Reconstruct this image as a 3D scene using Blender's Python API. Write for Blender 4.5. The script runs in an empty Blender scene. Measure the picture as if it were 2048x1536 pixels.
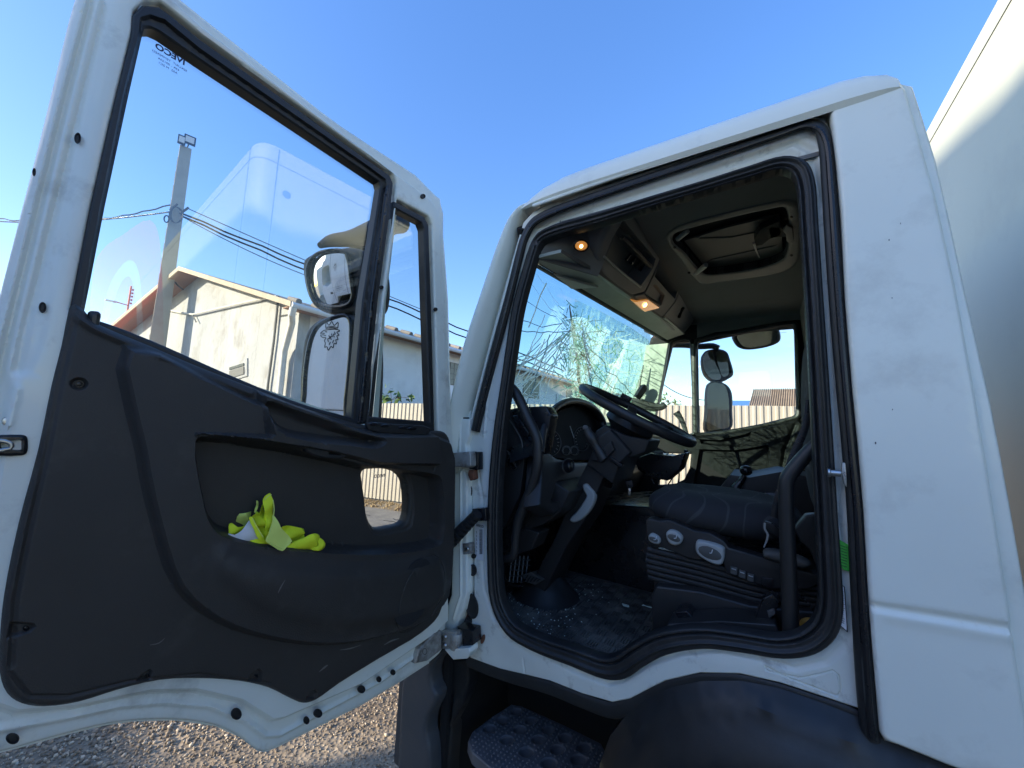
import bpy, bmesh, math, random
import numpy as np
from mathutils import Vector, Matrix
from mathutils.geometry import delaunay_2d_cdt
random.seed(7); RNG = np.random.default_rng(7)
R = math.radians
S = bpy.context.scene
COL = S.collection

# ---------------------------------------------------------------- camera
YAW, PITCH, ROLL, F = R(33), R(6), R(2.6), 770.0
CAM = np.array([0.0, -1.2, 1.75])
_fw = np.array([-math.sin(YAW)*math.cos(PITCH), math.cos(YAW)*math.cos(PITCH), math.sin(PITCH)])
_rt = np.array([math.cos(YAW), math.sin(YAW), 0.0]); _up = np.cross(_rt, _fw)
_r = math.cos(ROLL)*_rt+math.sin(ROLL)*_up; _u = -math.sin(ROLL)*_rt+math.cos(ROLL)*_up
cd = bpy.data.cameras.new('camera'); cam = bpy.data.objects.new('camera', cd); COL.objects.link(cam)
cd.sensor_width = 36; cd.lens = F/2048*36; cd.clip_start = 0.02; cd.clip_end = 3000
cam.matrix_world = Matrix(((_r[0], _u[0], -_fw[0], CAM[0]), (_r[1], _u[1], -_fw[1], CAM[1]), (_r[2], _u[2], -_fw[2], CAM[2]), (0, 0, 0, 1)))
S.camera = cam

# ---------------------------------------------------------------- sky, sun, exposure
SUN_DIR = np.array([0.62, 0.78, -0.33]); SUN_DIR /= np.linalg.norm(SUN_DIR)     # direction the light travels
SUN_EL = math.asin(-SUN_DIR[2])
w = bpy.data.worlds.new('World'); S.world = w; w.use_nodes = True
nt = w.node_tree; nt.nodes.clear()
sky = nt.nodes.new('ShaderNodeTexSky'); sky.sky_type = 'NISHITA'; sky.sun_disc = False
sky.sun_elevation = SUN_EL; sky.sun_rotation = math.atan2(-SUN_DIR[0], -SUN_DIR[1])
sky.altitude = 100; sky.air_density = 1.0; sky.dust_density = 0.5; sky.ozone_density = 2.0
bg = nt.nodes.new('ShaderNodeBackground'); bg.inputs[1].default_value = 0.15
wo = nt.nodes.new('ShaderNodeOutputWorld')
tc = nt.nodes.new('ShaderNodeTexCoord'); sep = nt.nodes.new('ShaderNodeSeparateXYZ'); nt.links.new(tc.outputs['Generated'], sep.inputs[0])
mp = nt.nodes.new('ShaderNodeMapping'); mp.inputs['Scale'].default_value = (1.6, 2.4, 9.0); mp.inputs['Rotation'].default_value = (0.05, 0.1, 0.4)
nt.links.new(tc.outputs['Generated'], mp.inputs[0])
nz = nt.nodes.new('ShaderNodeTexNoise'); nz.inputs['Scale'].default_value = 2.2; nz.inputs['Detail'].default_value = 7; nz.inputs['Roughness'].default_value = 0.55
nt.links.new(mp.outputs[0], nz.inputs['Vector'])
cr = nt.nodes.new('ShaderNodeMapRange'); cr.inputs[1].default_value = 0.42; cr.inputs[2].default_value = 0.75; cr.clamp = True
nt.links.new(nz.outputs[0], cr.inputs[0])
# thin cirrus only low over the far (+X+Y) horizon
dx = nt.nodes.new('ShaderNodeVectorMath'); dx.operation = 'DOT_PRODUCT'; dx.inputs[1].default_value = (0.35, 0.93, 0)
nt.links.new(tc.outputs['Generated'], dx.inputs[0])
m1 = nt.nodes.new('ShaderNodeMapRange'); m1.inputs[1].default_value = 0.72; m1.inputs[2].default_value = 0.92; m1.clamp = True; nt.links.new(dx.outputs['Value'], m1.inputs[0])
m2 = nt.nodes.new('ShaderNodeMapRange'); m2.inputs[1].default_value = 0.45; m2.inputs[2].default_value = 0.12; m2.clamp = True; nt.links.new(sep.outputs[2], m2.inputs[0])
a1 = nt.nodes.new('ShaderNodeMath'); a1.operation = 'MULTIPLY'; nt.links.new(m1.outputs[0], a1.inputs[0]); nt.links.new(m2.outputs[0], a1.inputs[1])
a2 = nt.nodes.new('ShaderNodeMath'); a2.operation = 'MULTIPLY'; nt.links.new(a1.outputs[0], a2.inputs[0]); nt.links.new(cr.outputs[0], a2.inputs[1])
mx = nt.nodes.new('ShaderNodeMixRGB'); mx.inputs[2].default_value = (1.75, 1.95, 2.35, 1)
hs_ = nt.nodes.new('ShaderNodeHueSaturation'); hs_.inputs['Saturation'].default_value = 1.52; hs_.inputs['Hue'].default_value = .518; hs_.inputs['Value'].default_value = .91; gm_ = nt.nodes.new('ShaderNodeGamma'); gm_.inputs[1].default_value = .70; nt.links.new(sky.outputs[0], gm_.inputs[0]); nt.links.new(gm_.outputs[0], hs_.inputs['Color'])
nt.links.new(a2.outputs[0], mx.inputs[0]); nt.links.new(hs_.outputs[0], mx.inputs[1])
nt.links.new(mx.outputs[0], bg.inputs[0]); nt.links.new(bg.outputs[0], wo.inputs[0])
sl = bpy.data.lights.new('sun', 'SUN'); so = bpy.data.objects.new('sun', sl); COL.objects.link(so)
sl.energy = 2.3; sl.angle = R(0.4); sl.color = (1.0, 0.87, 0.70)
so.rotation_euler = Vector(SUN_DIR).to_track_quat('-Z', 'Y').to_euler(); so.location = (-20, -25, 12)
S.view_settings.view_transform = 'Standard'; S.view_settings.look = 'None'; S.view_settings.gamma = 1
S.view_settings.use_curve_mapping = False; S.view_settings.exposure = 2.1
S.render.engine = 'CYCLES'
S.cycles.max_bounces = 10; S.cycles.transparent_max_bounces = 16; S.cycles.glossy_bounces = 5
S.cycles.caustics_reflective = False; S.cycles.caustics_refractive = False

# ---------------------------------------------------------------- projecting helpers
def ray(x, y):
    return _fw+_r*(x-1024)/F-_u*(y-768)/F
def on(axis, val, x, y):
    v = ray(x, y); return CAM+v*(val-CAM[axis])/v[axis]
class Pl:
    """a real plane in the yard, with its own u/v metre grid; px() reads a point of the photo onto it"""
    def __init__(s, P, n, off=0.0):
        s.n = np.array(n, float); s.n /= np.linalg.norm(s.n)
        s.P = np.array(P, float)+s.n*off
        z = np.array([0, 0, 1.0])
        if abs(s.n[2]) > 0.95: z = np.array([0, 1.0, 0])
        s.u = np.cross(z, s.n); s.u /= np.linalg.norm(s.u); s.v = np.cross(s.n, s.u)
    def off(s, o): return Pl(s.P, s.n, o)
    def hit(s, x, y):
        v = ray(x, y); return CAM+v*(((s.P-CAM)@s.n)/(v@s.n))
    def px(s, pts):
        return [tuple(((s.hit(*p)-s.P)@s.u, (s.hit(*p)-s.P)@s.v)) for p in pts]
    def w(s, u, v, h=0.0): return s.P+s.u*u+s.v*v+s.n*h
    def m(s, x, y): return abs((s.hit(x, y)-CAM)@_fw)/F      # metres per photo pixel there
def smooth(pts, n=6, closed=True):
    P = np.array(pts, float); N = len(P); out = []
    for i in range(N if closed else N-1):
        if closed: a, b, c, d = P[i-1], P[i], P[(i+1) % N], P[(i+2) % N]
        else: a, b, c, d = P[max(i-1, 0)], P[i], P[i+1], P[min(i+2, N-1)]
        t1 = max(np.linalg.norm(b-a), 1e-9)**.5; t2 = max(np.linalg.norm(c-b), 1e-9)**.5; t3 = max(np.linalg.norm(d-c), 1e-9)**.5
        m_1 = (c-b)/t2 - (c-a)/(t1+t2)+(b-a)/t1 if t1 > 1e-4 else (c-b)/t2
        m_2 = (d-c)/t3 - (d-b)/(t2+t3)+(c-b)/t2 if t3 > 1e-4 else (c-b)/t2
        m_1 *= t2; m_2 *= t2
        for k in range(n):
            t = k/n; h = 2*t**3-3*t**2
            out.append((h+1)*b+(t**3-2*t*t+t)*m_1-h*c+(t**3-t*t)*m_2)
    if not closed: out.append(P[-1])
    return np.array(out)
def resample(P, d, closed=True):
    P = np.array(P, float)
    if closed: P = np.vstack([P, P[:1]])
    seg = np.linalg.norm(np.diff(P, axis=0), axis=1); out = []
    for i, L in enumerate(seg):
        n = max(1, int(round(L/d)))
        for k in range(n): out.append(P[i]+(P[i+1]-P[i])*k/n)
    if not closed: out.append(P[-1])
    return np.array(out)
def inside(Q, poly):
    x, y = Q[:, 0], Q[:, 1]; c = np.zeros(len(Q), bool); p = np.array(poly)
    for (x1, y1), (x2, y2) in zip(p, np.roll(p, -1, 0)):
        if y1 == y2: continue
        c ^= ((y1 > y) != (y2 > y)) & (x < (x2-x1)*(y-y1)/(y2-y1)+x1)
    return c
def dist(Q, poly, closed=True):
    p = np.array(poly); q = np.roll(p, -1, 0)
    if not closed: p, q = p[:-1], q[:-1]
    best = np.full(len(Q), 1e9)
    for a, b in zip(p, q):
        ab = b-a; L = ab@ab
        t = np.clip(((Q-a)@ab)/L, 0, 1) if L > 0 else np.zeros(len(Q))
        best = np.minimum(best, np.linalg.norm(Q-a-t[:, None]*ab, axis=1))
    return best
def sd(Q, poly): return np.where(inside(Q, poly), 1, -1)*dist(Q, poly)
def sstep(x): x = np.clip(x, 0, 1); return x*x*(3-2*x)

# ---------------------------------------------------------------- object helpers
ORG = {}
def root(name, loc, label, cat, group=None):
    o = bpy.data.objects.new(name, None); COL.objects.link(o); o.location = loc; o.empty_display_size = .1
    o['label'] = label; o['category'] = cat
    if group: o['group'] = group
    ORG[o.name] = np.array(loc, float); return o
def tag(o, label, cat, group=None):
    o['label'] = label; o['category'] = cat
    if group: o['group'] = group
    return o
def mesh(name, V, Fc, mat, parent=None, smooth_=True, angle=35, org=None, kind=None):
    V = np.array(V, float).reshape(-1, 3)
    o0 = ORG[parent.name] if parent is not None else (np.array(org, float) if org is not None else np.zeros(3))
    me = bpy.data.meshes.new(name); me.from_pydata((V-o0).tolist(), [], [list(map(int, f)) for f in Fc])
    me.validate(); me.update()
    me.polygons.foreach_set('use_smooth', [bool(smooth_)]*len(me.polygons))
    if smooth_: me.set_sharp_from_angle(angle=R(angle))
    if mat is not None: me.materials.append(mat)
    o = bpy.data.objects.new(name, me); COL.objects.link(o)
    if parent is not None: o.parent = parent; ORG[o.name] = ORG[parent.name]
    else: o.location = o0; ORG[o.name] = o0
    if parent is not None and parent.type == 'MESH': pass
    if kind: o['kind'] = kind
    return o
def structure(o): o['kind'] = 'structure'; return o
class MB:
    def __init__(s): s.V = []; s.F = []
    def add(s, V, Fc):
        n = len(s.V); s.V += [tuple(v) for v in V]; s.F += [tuple(i+n for i in f) for f in Fc]; return s
    def box(s, c, size, ax=None, taper=1.0):
        c = np.array(c, float); ax = np.eye(3) if ax is None else np.array(ax, float); h = np.array(size)/2; V = []
        for k in (-1, 1):
            t = taper if k > 0 else 1
            for (i, j) in ((-1, -1), (1, -1), (1, 1), (-1, 1)): V.append(c+ax[0]*i*h[0]*t+ax[1]*j*h[1]*t+ax[2]*k*h[2])
        return s.add(V, [(3, 2, 1, 0), (4, 5, 6, 7), (0, 1, 5, 4), (1, 2, 6, 5), (2, 3, 7, 6), (3, 0, 4, 7)])
    def tube(s, path, r, n=12, closed=False, cap=True, flat=1.0, nrm=None):
        P = np.array(path, float); N = len(P); r = np.full(N, r) if np.isscalar(r) else np.array(r, float)
        T = np.gradient(P, axis=0) if not closed else np.roll(P, -1, 0)-np.roll(P, 1, 0)
        T /= np.maximum(np.linalg.norm(T, axis=1)[:, None], 1e-9)
        a = np.array(nrm, float) if nrm is not None else (np.array([0, 0, 1.]) if abs(T[0][2]) < .9 else np.array([1., 0, 0]))
        V = []
        for i in range(N):
            if nrm is not None: a = np.array(nrm, float)
            a = a-T[i]*(a@T[i]); a /= max(np.linalg.norm(a), 1e-9); b = np.cross(T[i], a)
            for k in range(n):
                t = 2*math.pi*k/n; V.append(P[i]+r[i]*(b*math.cos(t)+a*math.sin(t)*flat))
        Fc = []
        for i in range(N if closed else N-1):
            j = (i+1) % N
            for k in range(n):
                l = (k+1) % n; Fc.append((i*n+k, i*n+l, j*n+l, j*n+k))
        if cap and not closed: Fc.append(tuple(range(n))[::-1]); Fc.append(tuple((N-1)*n+k for k in range(n)))
        return s.add(V, Fc)
    def prism(s, poly, vec):
        P = np.array(poly, float); N = len(P); v = np.array(vec, float)
        tri = bpy_tess(P)
        V = list(P)+list(P+v)
        Fc = [t for t in tri]+[tuple(i+N for i in t[::-1]) for t in tri]+[(i, (i+1) % N, (i+1) % N+N, i+N) for i in range(N)]
        return s.add(V, Fc)
    def lathe(s, prof, c, axis, n=24, closed_top=True):
        ax = np.array(axis, float); ax /= np.linalg.norm(ax); a = np.cross(ax, [0, 0, 1.] if abs(ax[2]) < .9 else [1., 0, 0]); a /= np.linalg.norm(a); b = np.cross(ax, a)
        V = []; c = np.array(c, float)
        for (r, h) in prof:
            for k in range(n):
                t = 2*math.pi*k/n; V.append(c+ax*h+r*(a*math.cos(t)+b*math.sin(t)))
        Fc = [(i*n+k, i*n+(k+1) % n, (i+1)*n+(k+1) % n, (i+1)*n+k) for i in range(len(prof)-1) for k in range(n)]
        if closed_top: Fc.append(tuple(range(n))[::-1]); Fc.append(tuple((len(prof)-1)*n+k for k in range(n)))
        return s.add(V, Fc)
    def out(s, name, mat, parent=None, bevel=0, fixn=True, **kw):
        o = mesh(name, s.V, s.F, mat, parent, **kw)
        if bevel or fixn:
            bm = bmesh.new(); bm.from_mesh(o.data)
            bmesh.ops.recalc_face_normals(bm, faces=bm.faces)
            if bevel:
                ed = [e for e in bm.edges if len(e.link_faces) == 2 and e.calc_face_angle(0) > R(30)]
                try: bmesh.ops.bevel(bm, geom=ed, offset=bevel, segments=3, profile=.6, affect='EDGES', clamp_overlap=True)
                except Exception: pass
            bm.to_mesh(o.data); bm.free()
            o.data.polygons.foreach_set('use_smooth', [True]*len(o.data.polygons)); o.data.set_sharp_from_angle(angle=R(kw.get('angle', 35)))
        return o
def bpy_tess(P):
    from mathutils.geometry import tessellate_polygon
    return [tuple(t) for t in tessellate_polygon([[Vector(p) for p in P]])]
def grid_pts(lo, hi, d):
    xs = np.arange(lo[0], hi[0], d); ys = np.arange(lo[1], hi[1], d*.87)
    X, Y = np.meshgrid(xs, ys); X = X+(np.arange(len(ys)) % 2)[:, None]*d*.5
    return np.stack([X.ravel(), Y.ravel()], 1)
def relief(name, pl, outer, mat, parent=None, holes=(), feats=(), res=.02, thick=.02, edge=0.0, curve=None, back=True, **kw):
    """panel with relief: outer/holes in u,v metres; feats = (kind, poly, height, width)"""
    outer = resample(outer, res*.8); holes = [resample(h, res*.6) for h in holes]
    lo = outer.min(0); hi = outer.max(0)
    G = grid_pts(lo, hi, res); loops = [outer]+holes
    fine = []
    def offs(L, ds, closed=True):
        L = np.array(L, float)
        if closed: t_ = np.roll(L, -1, 0)-np.roll(L, 1, 0)
        else: t_ = np.gradient(L, axis=0)
        t_ /= np.maximum(np.linalg.norm(t_, axis=1)[:, None], 1e-9); nn_ = np.stack([-t_[:, 1], t_[:, 0]], 1)
        for d_ in ds:
            for sg in ((1, -1) if d_ else (1,)):
                g = L+nn_*d_*sg
                g = g[dist(g, L, closed) > abs(d_)*.85-1e-6]
                if len(g): fine.append(g)
    if edge:
        for L in loops: offs(resample(L, max(abs(edge)*1.2, .004)), [abs(edge)*.25, abs(edge)*.55, abs(edge)])
    for f in feats:
        cl = f[0] != 'line'; L = resample(f[1], max(f[3]*.7, .0035), cl)
        offs(L, [0, f[3]*.25, f[3]*.5, f[3]*.75, f[3], f[3]*1.4], cl)
        s_ = dist(G, f[1], cl); G = G[s_ > f[3]*1.5+.001]
    pts = [G]
    for g in fine: pts.append(g)
    Q = np.vstack(pts)
    key = np.round(Q/(.0016)).astype(np.int64); _, idx = np.unique(key, axis=0, return_index=True); Q = Q[idx]
    m = inside(Q, outer) & (dist(Q, outer) > .0025)
    for h in holes: m &= ~inside(Q, h) & (dist(Q, h) > .0025)
    Q = Q[m]
    V2 = np.vstack([Q]+loops); E = []; n = len(Q)
    for L in loops:
        E += [(n+i, n+(i+1) % len(L)) for i in range(len(L))]; n += len(L)
    r = delaunay_2d_cdt([Vector(v) for v in V2.tolist()], E, [], 0, 1e-7)
    U = np.array([tuple(v) for v in r[0]]); T = np.array([f for f in r[2] if len(f) == 3])
    c = U[T].mean(1); m = inside(c, outer)
    for h in holes: m &= ~inside(c, h)
    T = T[m]
    H = np.zeros(len(U))
    if edge: 
        for L in loops: H -= edge*(1-np.clip(dist(U, L)/abs(edge), 0, 1))**2
    for f in feats:
        if f[0] == 'in': H += f[2]*sstep(sd(U, f[1])/f[3]+.0)
        elif f[0] == 'line': H += f[2]*(1-sstep(dist(U, f[1], False)/f[3]))
        elif f[0] == 'ring': H += f[2]*(1-sstep(np.abs(sd(U, f[1])-f[3]*.5)/(f[3]*.5)))
    if curve is not None: H += curve(U)
    W = pl.P+U[:, :1]*pl.u+U[:, 1:]*pl.v+H[:, None]*pl.n
    used = np.unique(T); mp_ = -np.ones(len(U), int); mp_[used] = np.arange(len(used)); T = mp_[T]; W = W[used]
    N = len(W); Fc = [tuple(t) for t in T]
    if thick:
        ec = {}
        for t in T:
            for i in range(3): ec[(t[i], t[(i+1) % 3])] = 1
        B = [(a, b) for (a, b) in ec if (b, a) not in ec]
        Wb = W-pl.n*thick
        if back:
            W = np.vstack([W, Wb]); Fc += [tuple(i+N for i in t[::-1]) for t in T]; Fc += [(b, a, a+N, b+N) for a, b in B]
        else:
            bv = sorted({i for e in B for i in e}); bi = {v: N+k for k, v in enumerate(bv)}
            W = np.vstack([W, Wb[bv]]); Fc += [(b, a, bi[a], bi[b]) for a, b in B]
    return mesh(name, W, Fc, mat, parent, **kw)
def strip(name, pl, path, mat, parent=None, h=None, flat=1.0, n=10, closed=False, off=0.0, sm=5, **kw):
    """rubber strip / tube along photo points (x, y, half-width px) lying on a plane"""
    p3 = [pl.hit(p[0], p[1]) for p in path]; rr = [p[2]*pl.m(p[0], p[1]) for p in path]
    A = smooth([list(a)+[b] for a, b in zip(p3, rr)], sm, closed)
    P = A[:, :3]+pl.n*off
    return MB().tube(P, A[:, 3], n, closed, flat=flat, nrm=pl.n).out(name, mat, parent, fixn=True, **kw)
def disc(name, pl, x, y, rx, ry, mat, parent=None, dome=.003, rot=0, off=.001, n=20, rim=0.0):
    c = np.array([x, y], float); V = []; Fc = []
    rings = [(1, 0), (.8, dome), (.4, dome*1.1)] if not rim else [(1, 0), (.93, rim), (.8, rim), (.72, 0.0), (.4, .0006)]
    for (k, h) in rings:
        for i in range(n):
            t = 2*math.pi*i/n; a, b = rx*k*math.cos(t), ry*k*math.sin(t)
            q = c+np.array([a*math.cos(rot)-b*math.sin(rot), a*math.sin(rot)+b*math.cos(rot)])
            V.append(pl.hit(*q)+pl.n*(off+h))
    m = len(rings)
    for j in range(m-1): Fc += [(j*n+i, j*n+(i+1) % n, (j+1)*n+(i+1) % n, (j+1)*n+i) for i in range(n)]
    Fc.append(tuple((m-1)*n+i for i in range(n)))
    return mesh(name, V, Fc, mat, parent)
def slab(name, y0, y1, pts, mat, parent=None, bevel=.006, sm=0, axis=1, **kw):
    """solid whose near face is read from the photo on a plane at y0 and runs back to y1"""
    P = np.array([on(axis, y0, *p) for p in pts])
    if sm: P = smooth(P, sm)
    v = np.zeros(3); v[axis] = y1-y0
    return MB().prism(P, v).out(name, mat, parent, bevel=bevel, **kw)
def text(name, body, pl, x, y, size, mat, parent=None, mirror=False, rot=0.0, off=.002, ext=.0002, bold=.0):
    cu = bpy.data.curves.new(name, 'FONT'); cu.body = body; cu.size = size; cu.align_x = 'CENTER'; cu.align_y = 'CENTER'; cu.extrude = ext; cu.offset = bold
    t = bpy.data.objects.new(name+'_t', cu); COL.objects.link(t)
    dg = bpy.context.evaluated_depsgraph_get(); me = bpy.data.meshes.new_from_object(t.evaluated_get(dg))
    V = np.array([tuple(v.co) for v in me.vertices]); Fc = [tuple(p.vertices) for p in me.polygons]
    bpy.data.objects.remove(t); bpy.data.curves.remove(cu); bpy.data.meshes.remove(me)
    if len(V) == 0: return None
    c = pl.hit(x, y) if y is not None else np.array(x, float)
    X = V[:, 0]*math.cos(rot)-V[:, 1]*math.sin(rot); Y = V[:, 0]*math.sin(rot)+V[:, 1]*math.cos(rot)
    if mirror: X = -X; Fc = [f[::-1] for f in Fc]
    W = c+X[:, None]*pl.u+Y[:, None]*pl.v+(V[:, 2:3]+off)*pl.n
    return mesh(name, W, Fc, mat, parent, smooth_=False)

# ---------------------------------------------------------------- materials
def mat(name, col, rough=.5, metal=0.0, var=0.0, vscale=6, bump=0.0, bscale=200, dirt=None, dscale=3, damt=.5, coat=0.0, dlo=.5, dhi=.7, rvar=0.0, detail=5, trans=0.0, emit=None, estr=0, spec=.5, stretch=None, bkind='noise'):
    m = bpy.data.materials.new(name); m.use_nodes = True; N = m.node_tree.nodes; L = m.node_tree.links
    b = N['Principled BSDF']; b.inputs['Base Color'].default_value = (*col, 1); b.inputs['Roughness'].default_value = rough; b.inputs['Metallic'].default_value = metal
    b.inputs['Specular IOR Level'].default_value = spec
    if coat: b.inputs['Coat Weight'].default_value = coat; b.inputs['Coat Roughness'].default_value = .08
    if trans: b.inputs['Transmission Weight'].default_value = trans
    if emit: b.inputs['Emission Color'].default_value = (*emit, 1); b.inputs['Emission Strength'].default_value = estr
    t = N.new('ShaderNodeTexCoord'); co = t.outputs['Object']
    if stretch:
        mm = N.new('ShaderNodeMapping'); mm.inputs['Scale'].default_value = stretch; L.new(co, mm.inputs[0]); co = mm.outputs[0]
    def noise(sc, det=detail, rg=.55):
        n_ = N.new('ShaderNodeTexNoise'); n_.inputs['Scale'].default_value = sc; n_.inputs['Detail'].default_value = det; n_.inputs['Roughness'].default_value = rg; L.new(co, n_.inputs['Vector']); return n_
    cur = None
    if var:
        n1 = noise(vscale); mr = N.new('ShaderNodeMapRange'); mr.inputs[1].default_value = .3; mr.inputs[2].default_value = .7; mr.inputs[3].default_value = 1-var; mr.inputs[4].default_value = 1+var; L.new(n1.outputs[0], mr.inputs[0])
        mu = N.new('ShaderNodeVectorMath'); mu.operation = 'SCALE'; mu.inputs[0].default_value = col; L.new(mr.outputs[0], mu.inputs['Scale']); cur = mu.outputs[0]
    if dirt:
        n2 = noise(dscale, 9, .65); m2_ = N.new('ShaderNodeMapRange'); m2_.inputs[1].default_value = dlo; m2_.inputs[2].default_value = dhi; m2_.inputs[4].default_value = damt; L.new(n2.outputs[0], m2_.inputs[0])
        mx_ = N.new('ShaderNodeMixRGB'); mx_.inputs[2].default_value = (*dirt, 1); L.new(m2_.outputs[0], mx_.inputs[0])
        if cur is not None: L.new(cur, mx_.inputs[1])
        else: mx_.inputs[1].default_value = (*col, 1)
        cur = mx_.outputs[0]
    if cur is not None: L.new(cur, b.inputs['Base Color'])
    if rvar:
        n3 = noise(vscale*2.3); m3 = N.new('ShaderNodeMapRange'); m3.inputs[1].default_value = .3; m3.inputs[2].default_value = .7; m3.inputs[3].default_value = max(rough-rvar, .02); m3.inputs[4].default_value = min(rough+rvar, 1); L.new(n3.outputs[0], m3.inputs[0]); L.new(m3.outputs[0], b.inputs['Roughness'])
    if bump:
        if bkind == 'noise': n4 = noise(bscale, 3); o4 = n4.outputs[0]
        else:
            n4 = N.new('ShaderNodeTexVoronoi'); n4.inputs['Scale'].default_value = bscale; L.new(co, n4.inputs['Vector']); o4 = n4.outputs['Distance']
        bp = N.new('ShaderNodeBump'); bp.inputs['Strength'].default_value = bump; bp.inputs['Distance'].default_value = .3/bscale; L.new(o4, bp.inputs['Height']); L.new(bp.outputs[0], b.inputs['Normal'])
    return m
def glassmat(name, tint=(.93, .96, .95), F0=.05, rough=0.0, dust=.0, dustcol=(.6, .62, .6), dsc=6, tl=False, stretch=None, lo=.35, hi=.75):
    m = bpy.data.materials.new(name); m.use_nodes = True; N = m.node_tree.nodes; L = m.node_tree.links; N.clear()
    o = N.new('ShaderNodeOutputMaterial'); tr = N.new('ShaderNodeBsdfTransparent'); tr.inputs[0].default_value = (*tint, 1)
    gl = N.new('ShaderNodeBsdfGlossy'); gl.inputs['Roughness'].default_value = rough; gl.inputs[0].default_value = (1, 1, 1, 1)
    lw = N.new('ShaderNodeLayerWeight'); lw.inputs[0].default_value = .5
    p = N.new('ShaderNodeMath'); p.operation = 'POWER'; p.inputs[1].default_value = 4.2; L.new(lw.outputs['Facing'], p.inputs[0])
    k = N.new('ShaderNodeMath'); k.operation = 'MULTIPLY_ADD'; k.inputs[1].default_value = 1-F0; k.inputs[2].default_value = F0; L.new(p.outputs[0], k.inputs[0])
    mx_ = N.new('ShaderNodeMixShader'); L.new(k.outputs[0], mx_.inputs[0]); L.new(tr.outputs[0], mx_.inputs[1]); L.new(gl.outputs[0], mx_.inputs[2])
    last = mx_.outputs[0]
    if dust:
        t = N.new('ShaderNodeTexCoord'); n_ = N.new('ShaderNodeTexNoise'); n_.inputs['Scale'].default_value = dsc; n_.inputs['Detail'].default_value = 8
        if stretch: q_ = N.new('ShaderNodeMapping'); q_.inputs['Scale'].default_value = stretch; L.new(t.outputs['Object'], q_.inputs[0]); L.new(q_.outputs[0], n_.inputs['Vector'])
        else: L.new(t.outputs['Object'], n_.inputs['Vector'])
        mr = N.new('ShaderNodeMapRange'); mr.inputs[1].default_value = lo; mr.inputs[2].default_value = hi; mr.inputs[4].default_value = dust; L.new(n_.outputs[0], mr.inputs[0])
        df = N.new('ShaderNodeBsdfTranslucent' if tl else 'ShaderNodeBsdfDiffuse'); df.inputs[0].default_value = (*dustcol, 1)
        m2_ = N.new('ShaderNodeMixShader'); L.new(mr.outputs[0], m2_.inputs[0]); L.new(last, m2_.inputs[1]); L.new(df.outputs[0], m2_.inputs[2]); last = m2_.outputs[0]
    L.new(last, o.inputs[0]); return m

M = {}
M['paint'] = mat('white_paint', (.84, .855, .765), .38, var=.035, vscale=2.2, dirt=(.46, .44, .38), dscale=6, damt=.5, dlo=.53, dhi=.8, coat=.35, rvar=.06, bump=.03, bscale=60)
M['frame'] = mat('door_frame_paint', (.79, .80, .72), .36, var=.04, vscale=4, dirt=(.22, .20, .17), dscale=9, damt=.55, dlo=.55, dhi=.78, coat=.4, rvar=.08)
M['jamb'] = mat('door_jamb_paint', (.74, .75, .68), .4, var=.05, vscale=6, dirt=(.16, .13, .10), dscale=13, damt=.75, dlo=.55, dhi=.74, coat=.3, rvar=.1)
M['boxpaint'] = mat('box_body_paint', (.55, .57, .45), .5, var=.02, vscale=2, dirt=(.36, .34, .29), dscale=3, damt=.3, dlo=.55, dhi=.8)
M['rubber'] = mat('black_rubber', (.017, .017, .018), .5, var=.2, vscale=20, dirt=(.07, .065, .06), dscale=15, damt=.4, dlo=.55, dhi=.8)
M['plastic'] = mat('charcoal_plastic', (.042, .037, .033), .52, spec=.4, rvar=.06, var=.12, vscale=4, bump=.5, bscale=380, dirt=(.10, .09, .08), dscale=7, damt=.5, dlo=.56, dhi=.8, bkind='v')
M['plastic2'] = mat('dark_plastic', (.021, .020, .020), .45, var=.15, vscale=5, bump=.12, bscale=500, dirt=(.05, .048, .045), dscale=9, damt=.3, dlo=.55, dhi=.85)
M['gloss'] = mat('gloss_black_plastic', (.010, .010, .012), .28, rvar=.08)
M['rdoor'] = mat('matt_black_trim', (.008, .008, .009), .6, spec=.3)
M['hatch'] = mat('hatch_plastic', (.13, .13, .13), .55, var=.05, vscale=5)
M['greyplastic'] = mat('grey_plastic', (.075, .075, .072), .55, bump=.15, bscale=500, var=.06, vscale=4)
M['lightgrey'] = mat('light_grey_plastic', (.33, .34, .33), .45, var=.04)
M['fender'] = mat('weathered_black_plastic', (.012, .012, .013), .42, var=.25, vscale=4, dirt=(.06, .056, .05), dscale=3, damt=.5, dlo=.5, dhi=.8, bump=.1, bscale=200, rvar=.12)
M['bumper'] = mat('grey_bumper_plastic', (.055, .058, .064), .5, var=.08, vscale=4, bump=.12, bscale=350, dirt=(.10, .09, .08), dscale=6, damt=.4)
M['headliner'] = mat('headliner_fabric', (.16, .16, .16), .95, var=.05, vscale=3, bump=.3, bscale=500, dirt=(.12, .11, .09), dscale=4, damt=.4)
M['console'] = mat('overhead_console_plastic', (.20, .20, .195), .55, bump=.2, bscale=450, var=.05, vscale=5)
M['visor'] = mat('pale_visor_plastic', (.34, .36, .32), .6, var=.06, vscale=5, dirt=(.25, .25, .2), dscale=8, damt=.4)
M['rpillar'] = mat('pillar_trim', (.50, .52, .45), .6, var=.05)
M['dark'] = mat('dark_void', (.006, .006, .007), .8)
M['housing'] = mat('mirror_housing_plastic', (.014, .015, .017), .5, var=.15, vscale=8, dirt=(.03, .03, .028), dscale=9, damt=.4)
M['floor'] = mat('dusty_floor_rubber', (.075, .070, .065), .8, var=.35, vscale=7, dirt=(.20, .18, .15), dscale=7, damt=.75, dlo=.45, dhi=.7, bump=.2, bscale=160)
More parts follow.
